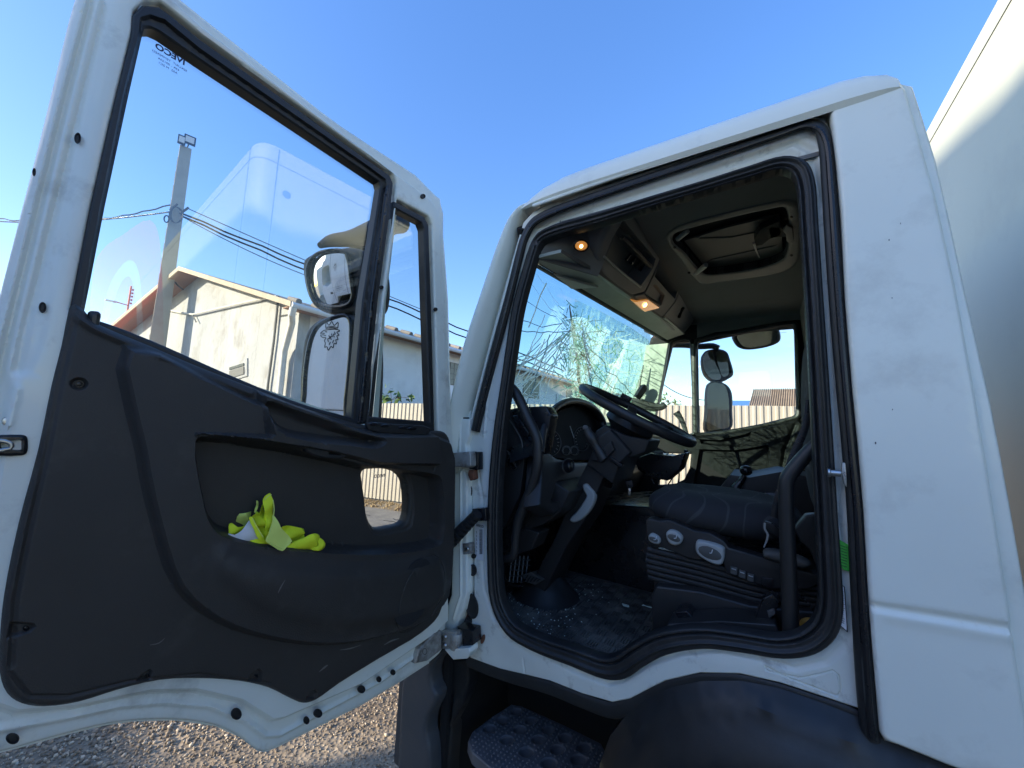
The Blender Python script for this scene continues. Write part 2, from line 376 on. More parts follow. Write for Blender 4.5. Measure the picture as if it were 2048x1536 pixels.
M['fabric'] = mat('seat_fabric', (.026, .027, .031), .9, var=.1, vscale=30, bump=.4, bscale=700)
M['steel'] = mat('bare_steel', (.5, .5, .49), .35, 1.0, var=.1, vscale=20, dirt=(.12, .07, .04), dscale=30, damt=.4, rvar=.1)
M['hinge'] = mat('dirty_cast_hinge', (.42, .41, .38), .5, .35, var=.15, vscale=25, dirt=(.12, .09, .065), dscale=22, damt=.85, dlo=.42, dhi=.66, bump=.2, bscale=60)
M['chrome'] = mat('chrome', (.8, .8, .8), .12, 1.0)
M['mirror'] = mat('mirror_glass', (.86, .87, .87), .0, 1.0)
M['cmirror'] = mat('dull_mirror_glass', (.75, .76, .75), .03, 1.0)
M['glass'] = glassmat('window_glass', F0=.07, dust=.003)
M['glass2'] = glassmat('far_window_glass', F0=.03)
M['wglass'] = glassmat('windscreen_glass', tint=(.82, .94, .93), F0=.015, tl=True, dust=.012, dustcol=(.6, .75, .68), dsc=4)
M['crack'] = mat('crack_edges', (.80, .93, .86), .3, spec=1.0)
def crackmat(name, col, tr):
    m = bpy.data.materials.new(name); m.use_nodes = True; N = m.node_tree.nodes; L = m.node_tree.links; b = N['Principled BSDF']; b.inputs['Base Color'].default_value = (*col, 1); b.inputs['Roughness'].default_value = .2
    t = N.new('ShaderNodeBsdfTranslucent'); t.inputs[0].default_value = (*col, 1); x = N.new('ShaderNodeMixShader'); x.inputs[0].default_value = tr; L.new(b.outputs[0], x.inputs[1]); L.new(t.outputs[0], x.inputs[2]); L.new(x.outputs[0], N['Material Output'].inputs[0]); return m
M['crack'] = crackmat('crack_glint', (.86, .98, .92), .6)
M['crackg'] = crackmat('crack_green', (.30, .62, .48), .6)
M['dialm'] = mat('dial_face', (.012, .012, .013), .75, spec=.15)
M['step'] = mat('step_plastic', (.11, .115, .13), .6, var=.2, vscale=9, dirt=(.12, .11, .10), dscale=9, damt=.4)
M['crackd'] = crackmat('crack_edges_dark', (.16, .25, .27), .5)
M['shard'] = crackmat('broken_glass', (.85, .97, .92), .45)
M['amber'] = mat('lit_amber_lens', (.35, .15, .03), .2, emit=(1.0, .42, .10), estr=.10, coat=.5)
M['bulb'] = mat('lit_bulb', (1, .8, .5), .3, emit=(1.0, .62, .25), estr=1.8)
M['vest'] = mat('fluorescent_cloth', (.86, .95, .03), .8, var=.06, vscale=14, bump=.3, bscale=900)
_b = M['vest'].node_tree.nodes['Principled BSDF']; _b.inputs['Subsurface Weight'].default_value = .0
M['vest2'] = mat('pale_fluorescent_cloth', (.80, .88, .20), .8, var=.06, vscale=14, bump=.3, bscale=900)
M['reflect'] = mat('reflective_grey_cloth', (.74, .70, .69), .6, bump=.2, bscale=900)
M['green'] = mat('green_sticker', (.06, .42, .05), .4)
M['ink'] = mat('black_print', (.02, .02, .025), .5)
M['glassprint'] = mat('blue_black_print', (.03, .04, .12), .5)
M['label'] = mat('white_label', (.68, .69, .70), .5)
M['rust'] = mat('rust', (.16, .06, .03), .8, var=.3, vscale=60, bump=.4, bscale=200)
M['orange'] = mat('orange_strap', (.55, .26, .04), .6)
M['red'] = mat('red_livery', (.60, .05, .06), .35)
M['liverywhite'] = mat('white_livery', (.80, .80, .80), .35)

# ================================================================ THE TRUCK
SIDE = Pl((0, 0, 0), (0, -1, 0))                  # outer skin of the cab, driver's side
TH = R(93)
DOOR = Pl((-.98, -.04, 1.75), (math.sin(TH), math.cos(TH), 0))   # inner face of the open door
truck = root('box_truck', (0, 1.05, 0), 'white box truck with its driver door wide open and windscreen smashed', 'truck')
def P_(pl, pts, sm=0): 
    a = pl.px(pts)
    return smooth(a, sm) if sm else np.array(a)

# ---- open driver's door -------------------------------------------------
FR = DOOR.off(-.03)
outer = [(880, 398), (640, 222), (400, 32), (345, -12), (290, -62), (245, -95), (205, -100), (180, -70), (150, 0), (112, 150), (75, 300), (36, 450), (0, 590), (-40, 740), (-78, 885), (-110, 1050),
         (-135, 1250), (-142, 1400), (-120, 1480), (-60, 1510), (0, 1506), (60, 1490), (140, 1468), (215, 1450), (270, 1443), (350, 1441), (430, 1452), (478, 1474), (515, 1502), (532, 1504), (560, 1492), (640, 1452), (720, 1412), (800, 1364),
         (860, 1325), (886, 1298), (893, 1240), (900, 1120), (906, 1000), (906, 900), (900, 760), (896, 600), (888, 490)]
H1 = [(262, 70), (264, 30), (285, 9), (318, 12), (345, 32), (400, 77), (560, 192), (700, 294), (780, 350), (787, 366), (784, 400), (757, 600), (733, 845), (700, 850), (450, 775), (250, 690), (140, 620), (152, 560), (175, 440), (220, 240)]
H2 = [(789, 402), (850, 434), (858, 450), (863, 600), (870, 862), (733, 852), (745, 730), (767, 590), (779, 500)]
fo = P_(FR, outer, 3)
def inset(pl, pts): return P_(pl, pts)
ridge1 = P_(FR, [(172, 0), (120, 200), (43, 512), (5, 660), (-35, 830), (-70, 1050), (-95, 1300), (-92, 1420), (-40, 1465), (40, 1450), (140, 1432), (240, 1410), (330, 1403), (420, 1411), (490, 1440), (530, 1470), (560, 1468), (640, 1425), (760, 1362), (840, 1305), (872, 1270)])
ridge2 = P_(FR, [(198, 0), (150, 190), (75, 500), (45, 620), (20, 740), (25, 780), (10, 850)])
ridge3 = P_(FR, [(225, 0), (190, 150), (120, 440), (95, 560), (70, 680), (45, 740)])
groove = P_(FR, [(181, 0), (129, 200), (55, 500), (12, 680), (-20, 830), (-50, 1050), (-75, 1300)])
boxf = P_(FR, [(400, 52), (600, 205), (860, 400), (876, 430), (886, 600), (893, 860), (895, 1240), (868, 1268), (720, 1370), (560, 1440), (535, 1445), (470, 1405), (380, 1385), (290, 1388), (140, 1420), (20, 1430), (-70, 1400), (-60, 1150), (-5, 850), (60, 600), (205, 0), (235, -60), (290, -50)])
door = relief('driver_door', FR, fo, M['frame'], truck, holes=[P_(FR, H1), P_(FR, H2), P_(FR, [(372, 865), (515, 868), (506, 806), (600, 834), (690, 862), (765, 882), (882, 935), (886, 1098), (770, 1112), (520, 1100), (425, 1075), (385, 1010)])],
    feats=[('in', boxf, .016, .014), ('line', ridge1, .006, .010), ('line', ridge2, .006, .010), ('line', ridge3, -.006, .014), ('line', groove, -.005, .007)], res=.016, thick=.030, edge=.006)
flc = fo.mean(0); relief('edge_flange', FR.off(-.028), fo, M['paint'], door, holes=[flc+(fo-flc)*.985], res=.05, thick=.05)
relief('outer_skin', FR.off(-.078), P_(FR.off(-.078), outer), M['paint'], door, holes=[P_(FR.off(-.078), [(262, 60), (275, 10), (320, 4), (400, 70), (782, 346), (790, 366), (768, 600), (745, 846), (700, 836), (600, 802), (450, 752), (250, 672), (140, 620), (175, 440)]), P_(FR.off(-.078), [(797, 398), (852, 430), (862, 450), (874, 868), (755, 862), (772, 600)]), P_(FR.off(-.078), [(705, 915), (872, 928), (878, 1088), (715, 1098)])], res=.05, thick=.004)
# dented stiffening around the top front corner
relief('corner_brace', FR.off(.010), P_(FR, [(800, 372), (862, 404), (874, 440), (880, 560), (874, 560), (866, 470), (852, 436), (792, 402), (790, 380)], 4), M['frame'], door, res=.008, thick=.012, edge=.004)
# window seals
SE = DOOR.off(-.012)
relief('window_seal', SE, P_(SE, H1), M['rubber'], door, holes=[P_(SE, [(288, 62), (292, 50), (305, 50), (322, 58), (400, 113), (560, 222), (740, 346), (762, 361), (765, 372), (743, 512), (729, 600), (706, 850), (600, 835), (250, 700), (165, 650), (180, 575), (212, 410), (260, 185)])],
    feats=[('in', P_(SE, [(277, 66), (280, 34), (300, 28), (330, 38), (400, 96), (560, 208), (740, 334), (772, 358), (774, 372), (750, 520), (738, 620), (716, 850), (600, 850), (250, 720), (155, 660), (168, 575), (200, 410), (246, 185)]), -.010, .004)], res=.012, thick=.030, edge=.004)
relief('quarter_window_seal', SE, P_(SE, H2), M['rubber'], door, holes=[P_(SE, [(790, 416), (843, 445), (848, 458), (852, 600), (860, 843), (739, 833), (747, 700), (770, 570), (783, 470)])], res=.012, thick=.030, edge=.004)
relief('divider_bar', SE.off(.006), P_(SE, [(771, 372), (779, 372), (748, 600), (724, 846), (716, 846), (740, 600)]), M['gloss'], door, res=.008, thick=.012, edge=.003)
GL = DOOR.off(-.045)
wg = relief('window_glass', GL, P_(GL, [(270, 60), (290, 30), (330, 40), (560, 205), (775, 350), (775, 400), (712, 870), (600, 850), (250, 720), (150, 660)]), M['glass'], door, res=.2, thick=.004, smooth_=False)
relief('quarter_glass', GL, P_(GL, [(780, 404), (850, 438), (858, 460), (868, 852), (728, 845), (740, 700)]), M['glass'], door, res=.2, thick=.004, smooth_=False)
relief('lower_glass', GL, P_(GL, [(722, 922), (850, 932), (856, 1078), (732, 1088)]), M['glass'], door, res=.2, thick=.004, smooth_=False)
GP = GL.off(.001)
text('glass_marking', 'IVECO', GP, 341, 109, .0175, M['glassprint'], door, mirror=True, rot=-.02, off=0, bold=.0006)
for k, (s_, sz) in enumerate((('SEKURIT  TEMPERED', .0065), ('43R - 001234', .0065), ('AS2  M 2C1', .0065))):
    text('glass_marking_line', s_, GP, 340-2*k, 122+k*7, sz, M['glassprint'], door, mirror=True, off=0)
text('lower_glass_marking', 'IVECO', GP, 759, 952, .014, M['glassprint'], door, mirror=True, off=0, bold=.0004)
# trim panel
TR = DOOR.off(0)
Tout = [(137, 630), (143, 611), (154, 607), (172, 622), (188, 640), (215, 655), (300, 690), (400, 733), (500, 772), (600, 812), (700, 843), (730, 850), (800, 857), (866, 861), (892, 865), (902, 882), (904, 960), (902, 1050), (893, 1180), (880, 1232), (845, 1268),
        (760, 1320), (680, 1370), (632, 1404), (610, 1409), (585, 1400), (540, 1378), (480, 1365), (400, 1360), (320, 1364), (240, 1383), (160, 1408), (90, 1418), (45, 1412), (15, 1392), (0, 1350), (0, 1290), (8, 1200), (38, 1050), (78, 900), (105, 770), (125, 690)]
bulge = P_(TR, [(246, 688), (500, 795), (720, 862), (895, 880), (905, 1000), (893, 1190), (850, 1238), (745, 1278), (640, 1291), (520, 1276), (420, 1240), (345, 1175), (300, 1050), (268, 900)], 3)
pocket = P_(TR, [(383, 880), (396, 870), (640, 908), (740, 932), (865, 948), (874, 960), (876, 1080), (862, 1091), (770, 1105), (650, 1103), (520, 1090), (435, 1068), (412, 1045), (398, 1000)], 3)
arm = P_(TR, [(512, 780), (720, 858), (862, 868), (866, 930), (740, 928), (640, 905), (396, 868), (383, 874), (378, 862), (520, 866)])
scoop = P_(TR, [(517, 800), (600, 826), (690, 855), (745, 872), (752, 882), (735, 894), (680, 889), (611, 882), (550, 868), (526, 846), (516, 820)], 3)
belly = P_(TR, [(425, 1076), (520, 1099), (650, 1112), (770, 1114), (872, 1098), (885, 1180), (845, 1228), (700, 1262), (560, 1252), (460, 1208), (405, 1140)], 3)
spk = P_(TR, [(862, 1108), (876, 1150), (866, 1205), (835, 1252), (800, 1266), (780, 1240), (783, 1185), (806, 1135), (838, 1108)], 4)
winrec = P_(TR, [(738, 930), (800, 936), (826, 946), (838, 968), (838, 1058), (800, 1072), (764, 1076), (748, 1050), (742, 1000)], 3)
winhole = P_(TR, [(745, 941), (800, 944), (820, 952), (831, 972), (829, 1048), (800, 1060), (768, 1062), (755, 1045), (747, 1000)], 4)
ledge = P_(TR, [(172, 622), (250, 662), (400, 728), (600, 806), (735, 848)])
upperledge = P_(TR, [(160, 640), (190, 660), (300, 706), (400, 748), (500, 788)])
scr = [P_(TR, [(158+20*math.cos(a), 768+14*math.sin(a)) for a in np.linspace(0, 6.28, 16)[:-1]]),
       P_(TR, [(18, 1245), (40, 1243), (70, 1246), (74, 1254), (60, 1266), (30, 1276), (12, 1280)]),
       P_(TR, [(272, 1364), (282, 1348), (300, 1337), (306, 1342), (302, 1362)]), P_(TR, [(494, 1364), (502, 1346), (518, 1336), (526, 1342), (524, 1366)]), P_(TR, [(610, 1400), (618, 1384), (630, 1378), (636, 1386), (632, 1400)])]
trim = relief('trim_panel', TR, P_(TR, Tout, 3), M['plastic'], door, holes=[winhole],
    feats=[('in', bulge, .026, .015), ('in', arm, .030, .010), ('in', scoop, -.052, .022), ('in', pocket, -.062, .016), ('in', winrec, -.006, .006), ('in', belly, .020, .05), ('ring', spk, -.003, .004),
           ('line', upperledge, .006, .010), ('line', P_(TR, [(855, 868), (862, 880), (862, 930), (858, 940)]), -.004, .005),
           ('line', P_(TR, [(150, 640), (120, 770), (95, 900), (60, 1050), (30, 1200), (22, 1330)]), -.004, .006), ('line', P_(TR, [(20, 1345), (60, 1392), (140, 1392), (260, 1362), (400, 1348), (540, 1366)]), -.003, .004)]+[('in', s_, -.008, .005) for s_ in scr],
    res=.013, thick=.03, edge=.010, curve=None)
for (x, y, r) in ((158, 768, 9), (52, 1256, 7), (294, 1350, 4), (512, 1351, 4)):
    disc('trim_screw', TR.off(-.008), x, y, r, r*.75, M['gloss'], door, dome=.002, rim=.003)
smear = mat('scuff_smear', (.16, .15, .135), .8)
for pts in ([(768, 1290, .5), (782, 1282, 1.6), (798, 1277, .6)], [(638, 1344, .5), (650, 1334, 2.2), (656, 1330, .6)], [(556, 1186, .5), (562, 1174, 1.4), (570, 1160, .5)], [(680, 1300, .4), (700, 1297, 1.2), (722, 1290, .4)], [(300, 1290, .4), (318, 1286, 1), (330, 1276, .4)]):
    strip('scuff_mark', TR.off(.0012 if pts[0][1] > 1285 else .046), pts, smear, door, sm=3, n=6, flat=.06)
# ledge along the glass, interior lock pin
strip('ledge_seal', DOOR.off(-.03), [(150, 640, 9), (200, 652, 9), (300, 690, 9), (450, 756, 9), (600, 816, 9), (735, 852, 8)], M['rubber'], door)
strip('lock_pin', DOOR.off(-.012), [(184, 668, 9), (187, 640, 9), (189, 627, 9), (189, 623, 6)], M['gloss'], door, sm=2)
# pull handle cup, release lever, switches
relief('release_lever', TR.off(.045), P_(TR.off(.04), [(612, 884), (630, 880), (692, 892), (700, 900), (690, 914), (660, 918), (612, 903)], 3), M['plastic2'], door, feats=[('in', P_(TR.off(.04), [(655, 892), (688, 898), (680, 911), (655, 909)]), -.014, .006)], res=.006, thick=.02, edge=.004)
disc('lock_dial', TR.off(.047), 634, 892, 12, 8, M['plastic2'], door, dome=.003, rim=.002)
relief('switch_plate', TR.off(.03), P_(TR.off(.03), [(735, 846), (790, 848), (862, 856), (858, 868), (800, 868), (740, 860)], 3), M['plastic2'], door, res=.006, thick=.01, edge=.003)
for (x, y) in ((748, 848), (770, 851), (806, 855), (824, 857)):
    disc('window_switch', TR.off(.031), x, y, 9, 3, M['gloss'], door, dome=.004)
strip('cable_grommet', TR.off(.012), [(893+11*math.cos(a)*.9, 909+24*math.sin(a), 3) for a in np.linspace(0, 2*math.pi, 15)[:-1]], M['rubber'], door, closed=True, sm=2)
relief('grommet_core', TR.off(.004), P_(TR, [(893+9*math.cos(a), 909+21*math.sin(a)) for a in np.linspace(0, 6.28, 15)[:-1]]), M['gloss'], door, res=.008, thick=.004)
relief('speaker_grille', TR.off(.0445), P_(TR.off(.0445), [(858, 1122), (868, 1150), (860, 1200), (833, 1242), (806, 1254), (790, 1236), (792, 1190), (810, 1148), (836, 1120)], 4), mat('speaker_mesh', (.016, .016, .018), .6, bump=.9, bscale=330, bkind='v'), door, res=.02, thick=.002, edge=.001)
# plugs and bolts in the steel
for (x, y, rx, ry) in ((155, 277, 7, 11), (85, 615, 8, 11), (68, 345, 4, 8), (25, 1476, 14, 11), (472, 1427, 11, 12), (612, 1440, 6, 8), (635, 1426, 9, 9), (722, 1378, 8, 8), (757, 1358, 5, 6), (785, 1344, 5, 6), (848, 1302, 5, 7), (845, 393, 5, 5), (762, 575, 4, 4), (870, 619, 4, 4)):
    disc('rubber_plug', FR.off(.0165 if x not in (155, 85, 68) else .012), x, y, rx, ry, M['rubber'], door, dome=.003, rim=.003)
disc('bolt_head', FR.off(.008), 11, 843, 8, 9, M['steel'], door, dome=.005)
# latch
relief('latch_mouth', FR.off(.024), P_(FR.off(.012), [(-30, 876), (40, 869), (52, 872), (55, 886), (52, 906), (42, 910), (-30, 906)], 3), M['gloss'], door, res=.006, thick=.02, edge=.004, feats=[('in', P_(FR.off(.012), [(-25, 882), (46, 877), (46, 902), (-25, 900)]), -.016, .004)])
strip('latch_fork', FR.off(.030), [(-20, 880, 4), (8, 882, 4), (22, 888, 4), (20, 897, 4), (-20, 902, 4)], M['steel'], door, sm=2)
# hinge side: brackets
for nm, pts in (('hinge_plate', [(838, 1300), (868, 1268), (884, 1262), (884, 1300), (856, 1322), (830, 1328)]),):
    relief(nm, FR.off(.02), P_(FR.off(.02), pts), M['hinge'], door, res=.01, thick=.02, edge=.004)
# door mirrors (wide-angle above, flat below) on their arm, outside the door
MC = np.array([-1.30, -.40, 1.97])
def aim(M_, T_):
    v = M_-CAM; v /= np.linalg.norm(v); r_ = T_-M_; r_ /= np.linalg.norm(r_); n = r_-v; return n/np.linalg.norm(n)
EMB = np.array([-2.98, -3.4, 2.62])                  # emblem on the neighbouring truck
n1 = aim(MC, EMB+np.array([0.03, 0, -.22]))
MLo = Pl(MC, n1)
M2c = np.array([-1.30, -.41, 2.27]); n2 = aim(M2c, np.array([-3.35, -3.4, 2.2])); MUp = Pl(M2c, n2)
def housing(name, pl, pts, glass, gname, depth, conv=0.0, hole_off=0.0):
    h = relief(name, pl.off(-.006), P_(pl, pts, 4), M['housing'], truck, res=.02, thick=depth, edge=.02)
    if conv:
        c0 = np.array(P_(pl, glass, 4)).mean(0)
        g = relief(gname, pl.off(.002), P_(pl, glass, 4), M['mirror'], h, res=.008, thick=.004, curve=lambda U: np.sqrt(np.maximum(conv**2-((U-c0)**2).sum(1), 0))-conv+.004, angle=80)
    else:
        g = relief(gname, pl, P_(pl, glass, 4), M['mirror'], h, res=.2, thick=.004, smooth_=False)
    rim = MB(); L = P_(pl.off(.001), glass, 4); rim.tube([pl.w(a, b, .002) for a, b in L], .007, 8, True, nrm=pl.n); rim.out('mirror_rim', M['gloss'], h)
    return h
mlow = housing('lower_mirror', MLo, [(604, 668), (622, 642), (650, 630), (700, 626), (722, 640), (730, 700), (728, 790), (722, 850), (705, 870), (590, 850), (592, 800), (594, 740)],
        [(624, 672), (640, 648), (665, 636), (690, 631), (700, 640), (702, 680), (698, 740), (692, 800), (686, 850), (606, 850), (608, 790), (612, 730)], 'flat_mirror_glass', .075)
mup = housing('upper_mirror', MUp, [(600, 520), (612, 508), (640, 500), (700, 494), (718, 505), (735, 545), (738, 590), (730, 625), (700, 632), (650, 628), (620, 612), (604, 575)],
        [(617, 530), (632, 510), (655, 502), (690, 504), (697, 520), (703, 565), (706, 592), (700, 606), (680, 614), (650, 612), (628, 598), (617, 565)], 'wide_angle_glass', .085, conv=.55)
AR = Pl((-1.33, -.3, 2.4), (1, 0, 0))
strip('mirror_arm', AR, [(640, 491, 6), (662, 482, 12), (700, 478, 16), (735, 470, 22), (765, 456, 22), (785, 448, 20), (803, 448, 18)], M['housing'], truck, flat=1.3, n=16, sm=4)
strip('mirror_neck', Pl((-1.36, -.3, 2.1), (1, 0, 0)), [(715, 486, 14), (722, 560, 17), (724, 640, 16), (722, 760, 15), (718, 850, 14)], M['housing'], truck, flat=1.4, n=12)

# ---- cab side: the door opening ------------------------------------------
JB = SIDE.off(-.03)
jo = [(940, 1316), (1000, 1338), (1052, 1350), (1100, 1362), (1165, 1388), (1225, 1405), (1260, 1398), (1330, 1362), (1400, 1346), (1480, 1348), (1560, 1366), (1640, 1392), (1724, 1420), (1748, 1440), (1735, 1300), (1722, 1100), (1700, 850), (1688, 650), (1672, 380), (1662, 262), (1650, 236), (1628, 232),
      (1600, 240), (1400, 306), (1200, 374), (1095, 410), (1066, 423), (1046, 445), (1030, 500), (1010, 570), (985, 660), (962, 750), (946, 840), (938, 870), (932, 900), (936, 950), (945, 1000), (948, 1100), (948, 1200), (942, 1250), (938, 1290)]
SEAL = [(1072, 480, 11), (1090, 465, 12), (1200, 432, 12), (1300, 401, 12), (1400, 371, 12), (1500, 340, 13), (1565, 322, 14), (1597, 330, 15), (1612, 358, 15), (1620, 450, 15), (1630, 600, 15), (1640, 760, 16), (1648, 900, 17), (1655, 1030, 18), (1662, 1150, 19), (1663, 1220, 20), (1650, 1262, 21), (1615, 1290, 21),
        (1560, 1299, 20), (1480, 1287, 20), (1400, 1279, 20), (1320, 1291, 21), (1272, 1316, 21), (1238, 1338, 21), (1207, 1340, 20), (1140, 1316, 18), (1060, 1286, 16), (1016, 1257, 16), (990, 1205, 15), (983, 1120, 14), (983, 1020, 13), (988, 930, 13), (996, 850, 12), (1006, 780, 11), (1019, 690, 11), (1030, 620, 11), (1048, 550, 11)]
sl_ = P_(JB, [(a, b) for a, b, c in SEAL])
crease = P_(JB, [(955, 930), (965, 1000), (962, 1090), (968, 1180), (985, 1235), (1030, 1278), (1090, 1312), (1160, 1348), (1215, 1368), (1245, 1362), (1300, 1328), (1360, 1308), (1440, 1302), (1520, 1318), (1590, 1338), (1650, 1325), (1690, 1290), (1700, 1220)])
emboss = P_(JB, [(1528, 1330), (1560, 1345), (1600, 1353), (1640, 1345), (1665, 1338), (1680, 1350), (1685, 1385), (1676, 1396), (1640, 1382), (1560, 1352), (1530, 1343)])
chan = P_(JB, [(1668, 340), (1678, 500), (1690, 700), (1700, 900)])
def jcurve(U):
    s_ = sd(U, sl_)          # negative outside the hole
    return -.012*sstep((.055+s_)/.05)      # rolls inwards towards the opening
jamb = relief('door_opening', JB, P_(JB, jo), M['jamb'], truck, holes=[sl_], feats=[('line', crease, -.005, .010), ('ring', emboss, -.004, .006), ('line', P_(JB, [(1046, 1318), (1050, 1350)]), -.003, .005),
    ('line', P_(JB, [(1652, 360), (1664, 560), (1674, 760), (1684, 950), (1678, 1040), (1690, 1110)]), -.006, .010),
    ('line', P_(JB, [(1075, 452), (1110, 440), (1400, 345), (1590, 283), (1625, 300), (1642, 400)]), -.008, .014), ('line', P_(JB, [(1056, 480), (1030, 560), (1000, 680), (975, 800), (968, 870)]), .006, .008)], res=.014, thick=.012, curve=jcurve, edge=.003)
def ring_off(pl, path, k, sm=4):
    """closed u,v loop shifted sideways from a centre line by k x its half-width (inwards positive)"""
    A = smooth([list(pl.px([(x, y)])[0])+[r*pl.m(x, y)] for x, y, r in path], sm)
    P = A[:, :2]; t = np.roll(P, -1, 0)-np.roll(P, 1, 0); t /= np.linalg.norm(t, axis=1)[:, None]; nn_ = np.stack([-t[:, 1], t[:, 0]], 1)
    if not inside(P[:1]+nn_[:1]*.004, P)[0]: nn_ = -nn_
    return P+nn_*A[:, 2:3]*k
SB = JB.off(.012)
relief('inner_seal', SB, ring_off(SB, SEAL, -.92), M['rubber'], truck, holes=[ring_off(SB, SEAL, 1.0)], res=.008, thick=.035, edge=.005, back=False,
    feats=[('line', np.vstack([ring_off(SB, SEAL, -.25)]*1), .007, .007), ('line', ring_off(SB, SEAL, .55), -.008, .005)])
OUTS = [(951, 862, 12), (957, 835, 12), (970, 780, 12), (985, 722, 12), (1004, 650, 12), (1022, 580, 11), (1038, 515, 11), (1050, 474, 11), (1066, 446, 11), (1095, 428, 11), (1200, 389, 10), (1400, 321, 10), (1560, 266, 11), (1612, 249, 12), (1638, 256, 13), (1650, 284, 14), (1657, 350, 15), (1667, 500, 16), (1678, 650, 16),
        (1689, 780, 16), (1700, 900, 16), (1711, 1020, 17), (1718, 1150, 18), (1726, 1280, 19), (1734, 1400, 19), (1742, 1478, 18)]
strip('outer_seal', JB.off(.010), [(x_, y_, r_*.82) for x_, y_, r_ in OUTS], M['rubber'], truck, flat=.8, n=14, sm=4)
strip('outer_seal_lip', JB.off(.026), [(a+(3 if a > 1640 else 0), b+(3 if b < 470 else 0), c*.35) for a, b, c in OUTS], M['gloss'], truck, flat=.8, n=8, sm=3)
# A pillar skin and roof rail
pil = strip('front_pillar', SIDE.off(-.045), [(917, 905, 14), (921, 870, 15), (926, 835, 16), (942, 765, 17), (958, 700, 17), (987, 600, 15), (1003, 540, 13), (1015, 500, 12), (1029, 456, 10), (1038, 438, 9), (1049, 424, 8), (1064, 413, 6), (1078, 407, 4)], M['paint'], truck, flat=2.6, n=20, sm=5)
strip('pillar_seam', SIDE.off(-.012), [(910, 836, 1.5), (938, 836, 1.5)], M['dark'], truck, sm=2, n=6)
strip('weather_strip', SIDE.off(-.022), [(937, 872, 3), (945, 835, 3), (966, 752, 3), (990, 662, 3), (1010, 590, 3), (1028, 520, 3), (1042, 470, 2.5)], M['frame'], truck, sm=3, n=8)
prof = [(-.004, 0), (-.014, .014), (-.013, .045), (-.002, .072), (.022, .096), (.07, .118), (.25, .136), (.6, .148), (1.05, .155), (1.5, .148), (1.85, .130), (2.03, .118), (2.078, .096), (2.10, .072), (2.112, .014), (2.10, 0)]
rx = [(-.775, .05), (-.755, .30), (-.725, .55), (-.68, .78), (-.60, .95), (-.5, 1), (-.1, 1), (.1, 1), (.19, 1), (.24, .93), (.275, .78), (.295, .55), (.30, .2)]
V = []; 
for x_, k_ in rx:
    for (a, b) in prof: V.append((x_, 1.05+(a-1.05)*(.985+.015*k_), 2.590+b*k_))
nn = len(prof); Fc = [(i*nn+k, i*nn+k+1, (i+1)*nn+k+1, (i+1)*nn+k) for i in range(len(rx)-1) for k in range(nn-1)]
Fc += [tuple(range(nn))[::-1], tuple((len(rx)-1)*nn+k for k in range(nn))]
rf = MB().add(V, Fc).out('roof', M['paint'], truck)
strip('drip_rail', SIDE.off(.004), [(1066, 412, 3.5), (1200, 365, 4), (1400, 297, 4.5), (1560, 243, 5), (1640, 216, 5), (1662, 209, 4)], M['paint'], truck, sm=3, n=8, flat=.8)
strip('roof_seam', SIDE.off(.006), [(1662, 207, 1.4), (1700, 194, 1.4), (1785, 167, 1.2)], M['dark'], truck, sm=2, n=6)
# B pillar / rear quarter panel
QP = SIDE.off(.004)
qo = [(1660, 212), (1700, 196), (1803, 163), (1812, 174), (1834, 250), (1873, 390), (1912, 566), (1948, 760), (1978, 940), (2006, 1120), (2034, 1300), (2060, 1460), (2075, 1600), (1980, 1566), (1900, 1538), (1800, 1497), (1772, 1488), (1762, 1470), (1756, 1400), (1746, 1290), (1738, 1180), (1729, 1020), (1717, 880), (1707, 780), (1692, 600), (1684, 430), (1674, 324)]
qc = P_(QP, [(1744, 1213), (1780, 1219), (1900, 1238), (2012, 1257), (2040, 1262)])
qlow = P_(QP, [(1746, 1222), (1780, 1228), (1900, 1247), (2012, 1266), (2100, 1280), (2100, 1700), (1700, 1600)])
relief('rear_quarter_panel', QP, P_(QP, qo), M['paint'], truck, feats=[('line', qc, -.007, .016), ('in', qlow, -.004, .03)], res=.02, thick=.03, edge=.008)
FL = Pl((0, .012, 0), (0, -1, 0))
relief('rear_flange', FL, P_(FL, [(1800, 164), (1826, 170), (1842, 219), (1873, 320), (1897, 422), (1936, 600), (1984, 810), (2020, 1000), (2050, 1170), (2090, 1400), (2110, 1620), (2040, 1600), (1990, 1200), (1900, 600)]), M['paint'], truck, res=.03, thick=.04, edge=.006)
for (x, y, r) in ((1751, 886, 1.6), (1785, 819, 1.0), (1801, 447, 1.0), (1778, 480, 1.2), (1784, 596, 1.0)):
    disc('paint_chip', QP.off(.0005), x, y, r, r*1.6, M['greyplastic'], truck, dome=.0002, off=.0006, n=7)
# hinge pillar details
relief('hinge_pillar_cover', SIDE.off(.0), P_(SIDE, [(906, 950), (926, 936), (934, 962), (934, 1185), (926, 1222), (908, 1262), (884, 1262), (889, 1226), (902, 1190)]), M['paint'], truck, feats=[('line', P_(SIDE, [(922, 945), (922, 1190), (908, 1235)]), .006, .008)], res=.01, thick=.04, edge=.006)
relief('pillar_face', SIDE.off(-.006), P_(SIDE, [(905, 835), (938, 838), (936, 872), (930, 890), (932, 905), (938, 945), (905, 948), (902, 890)]), M['frame'], truck, feats=[('line', P_(SIDE, [(919, 842), (917, 940)]), .005, .008)], res=.01, thick=.05, edge=.006)
H_ = MB(); H_.prism([on(1, -.045, *p) for p in ((904, 906), (938, 903), (941, 910), (941, 932), (936, 936), (904, 933))], (0, .05, 0)); hu = H_.out('upper_hinge', M['hinge'], truck, bevel=.004)
slab('hinge_pocket', -.012, .02, [(938, 903), (956, 904), (956, 940), (938, 938)], M['gloss'], truck, bevel=.003)
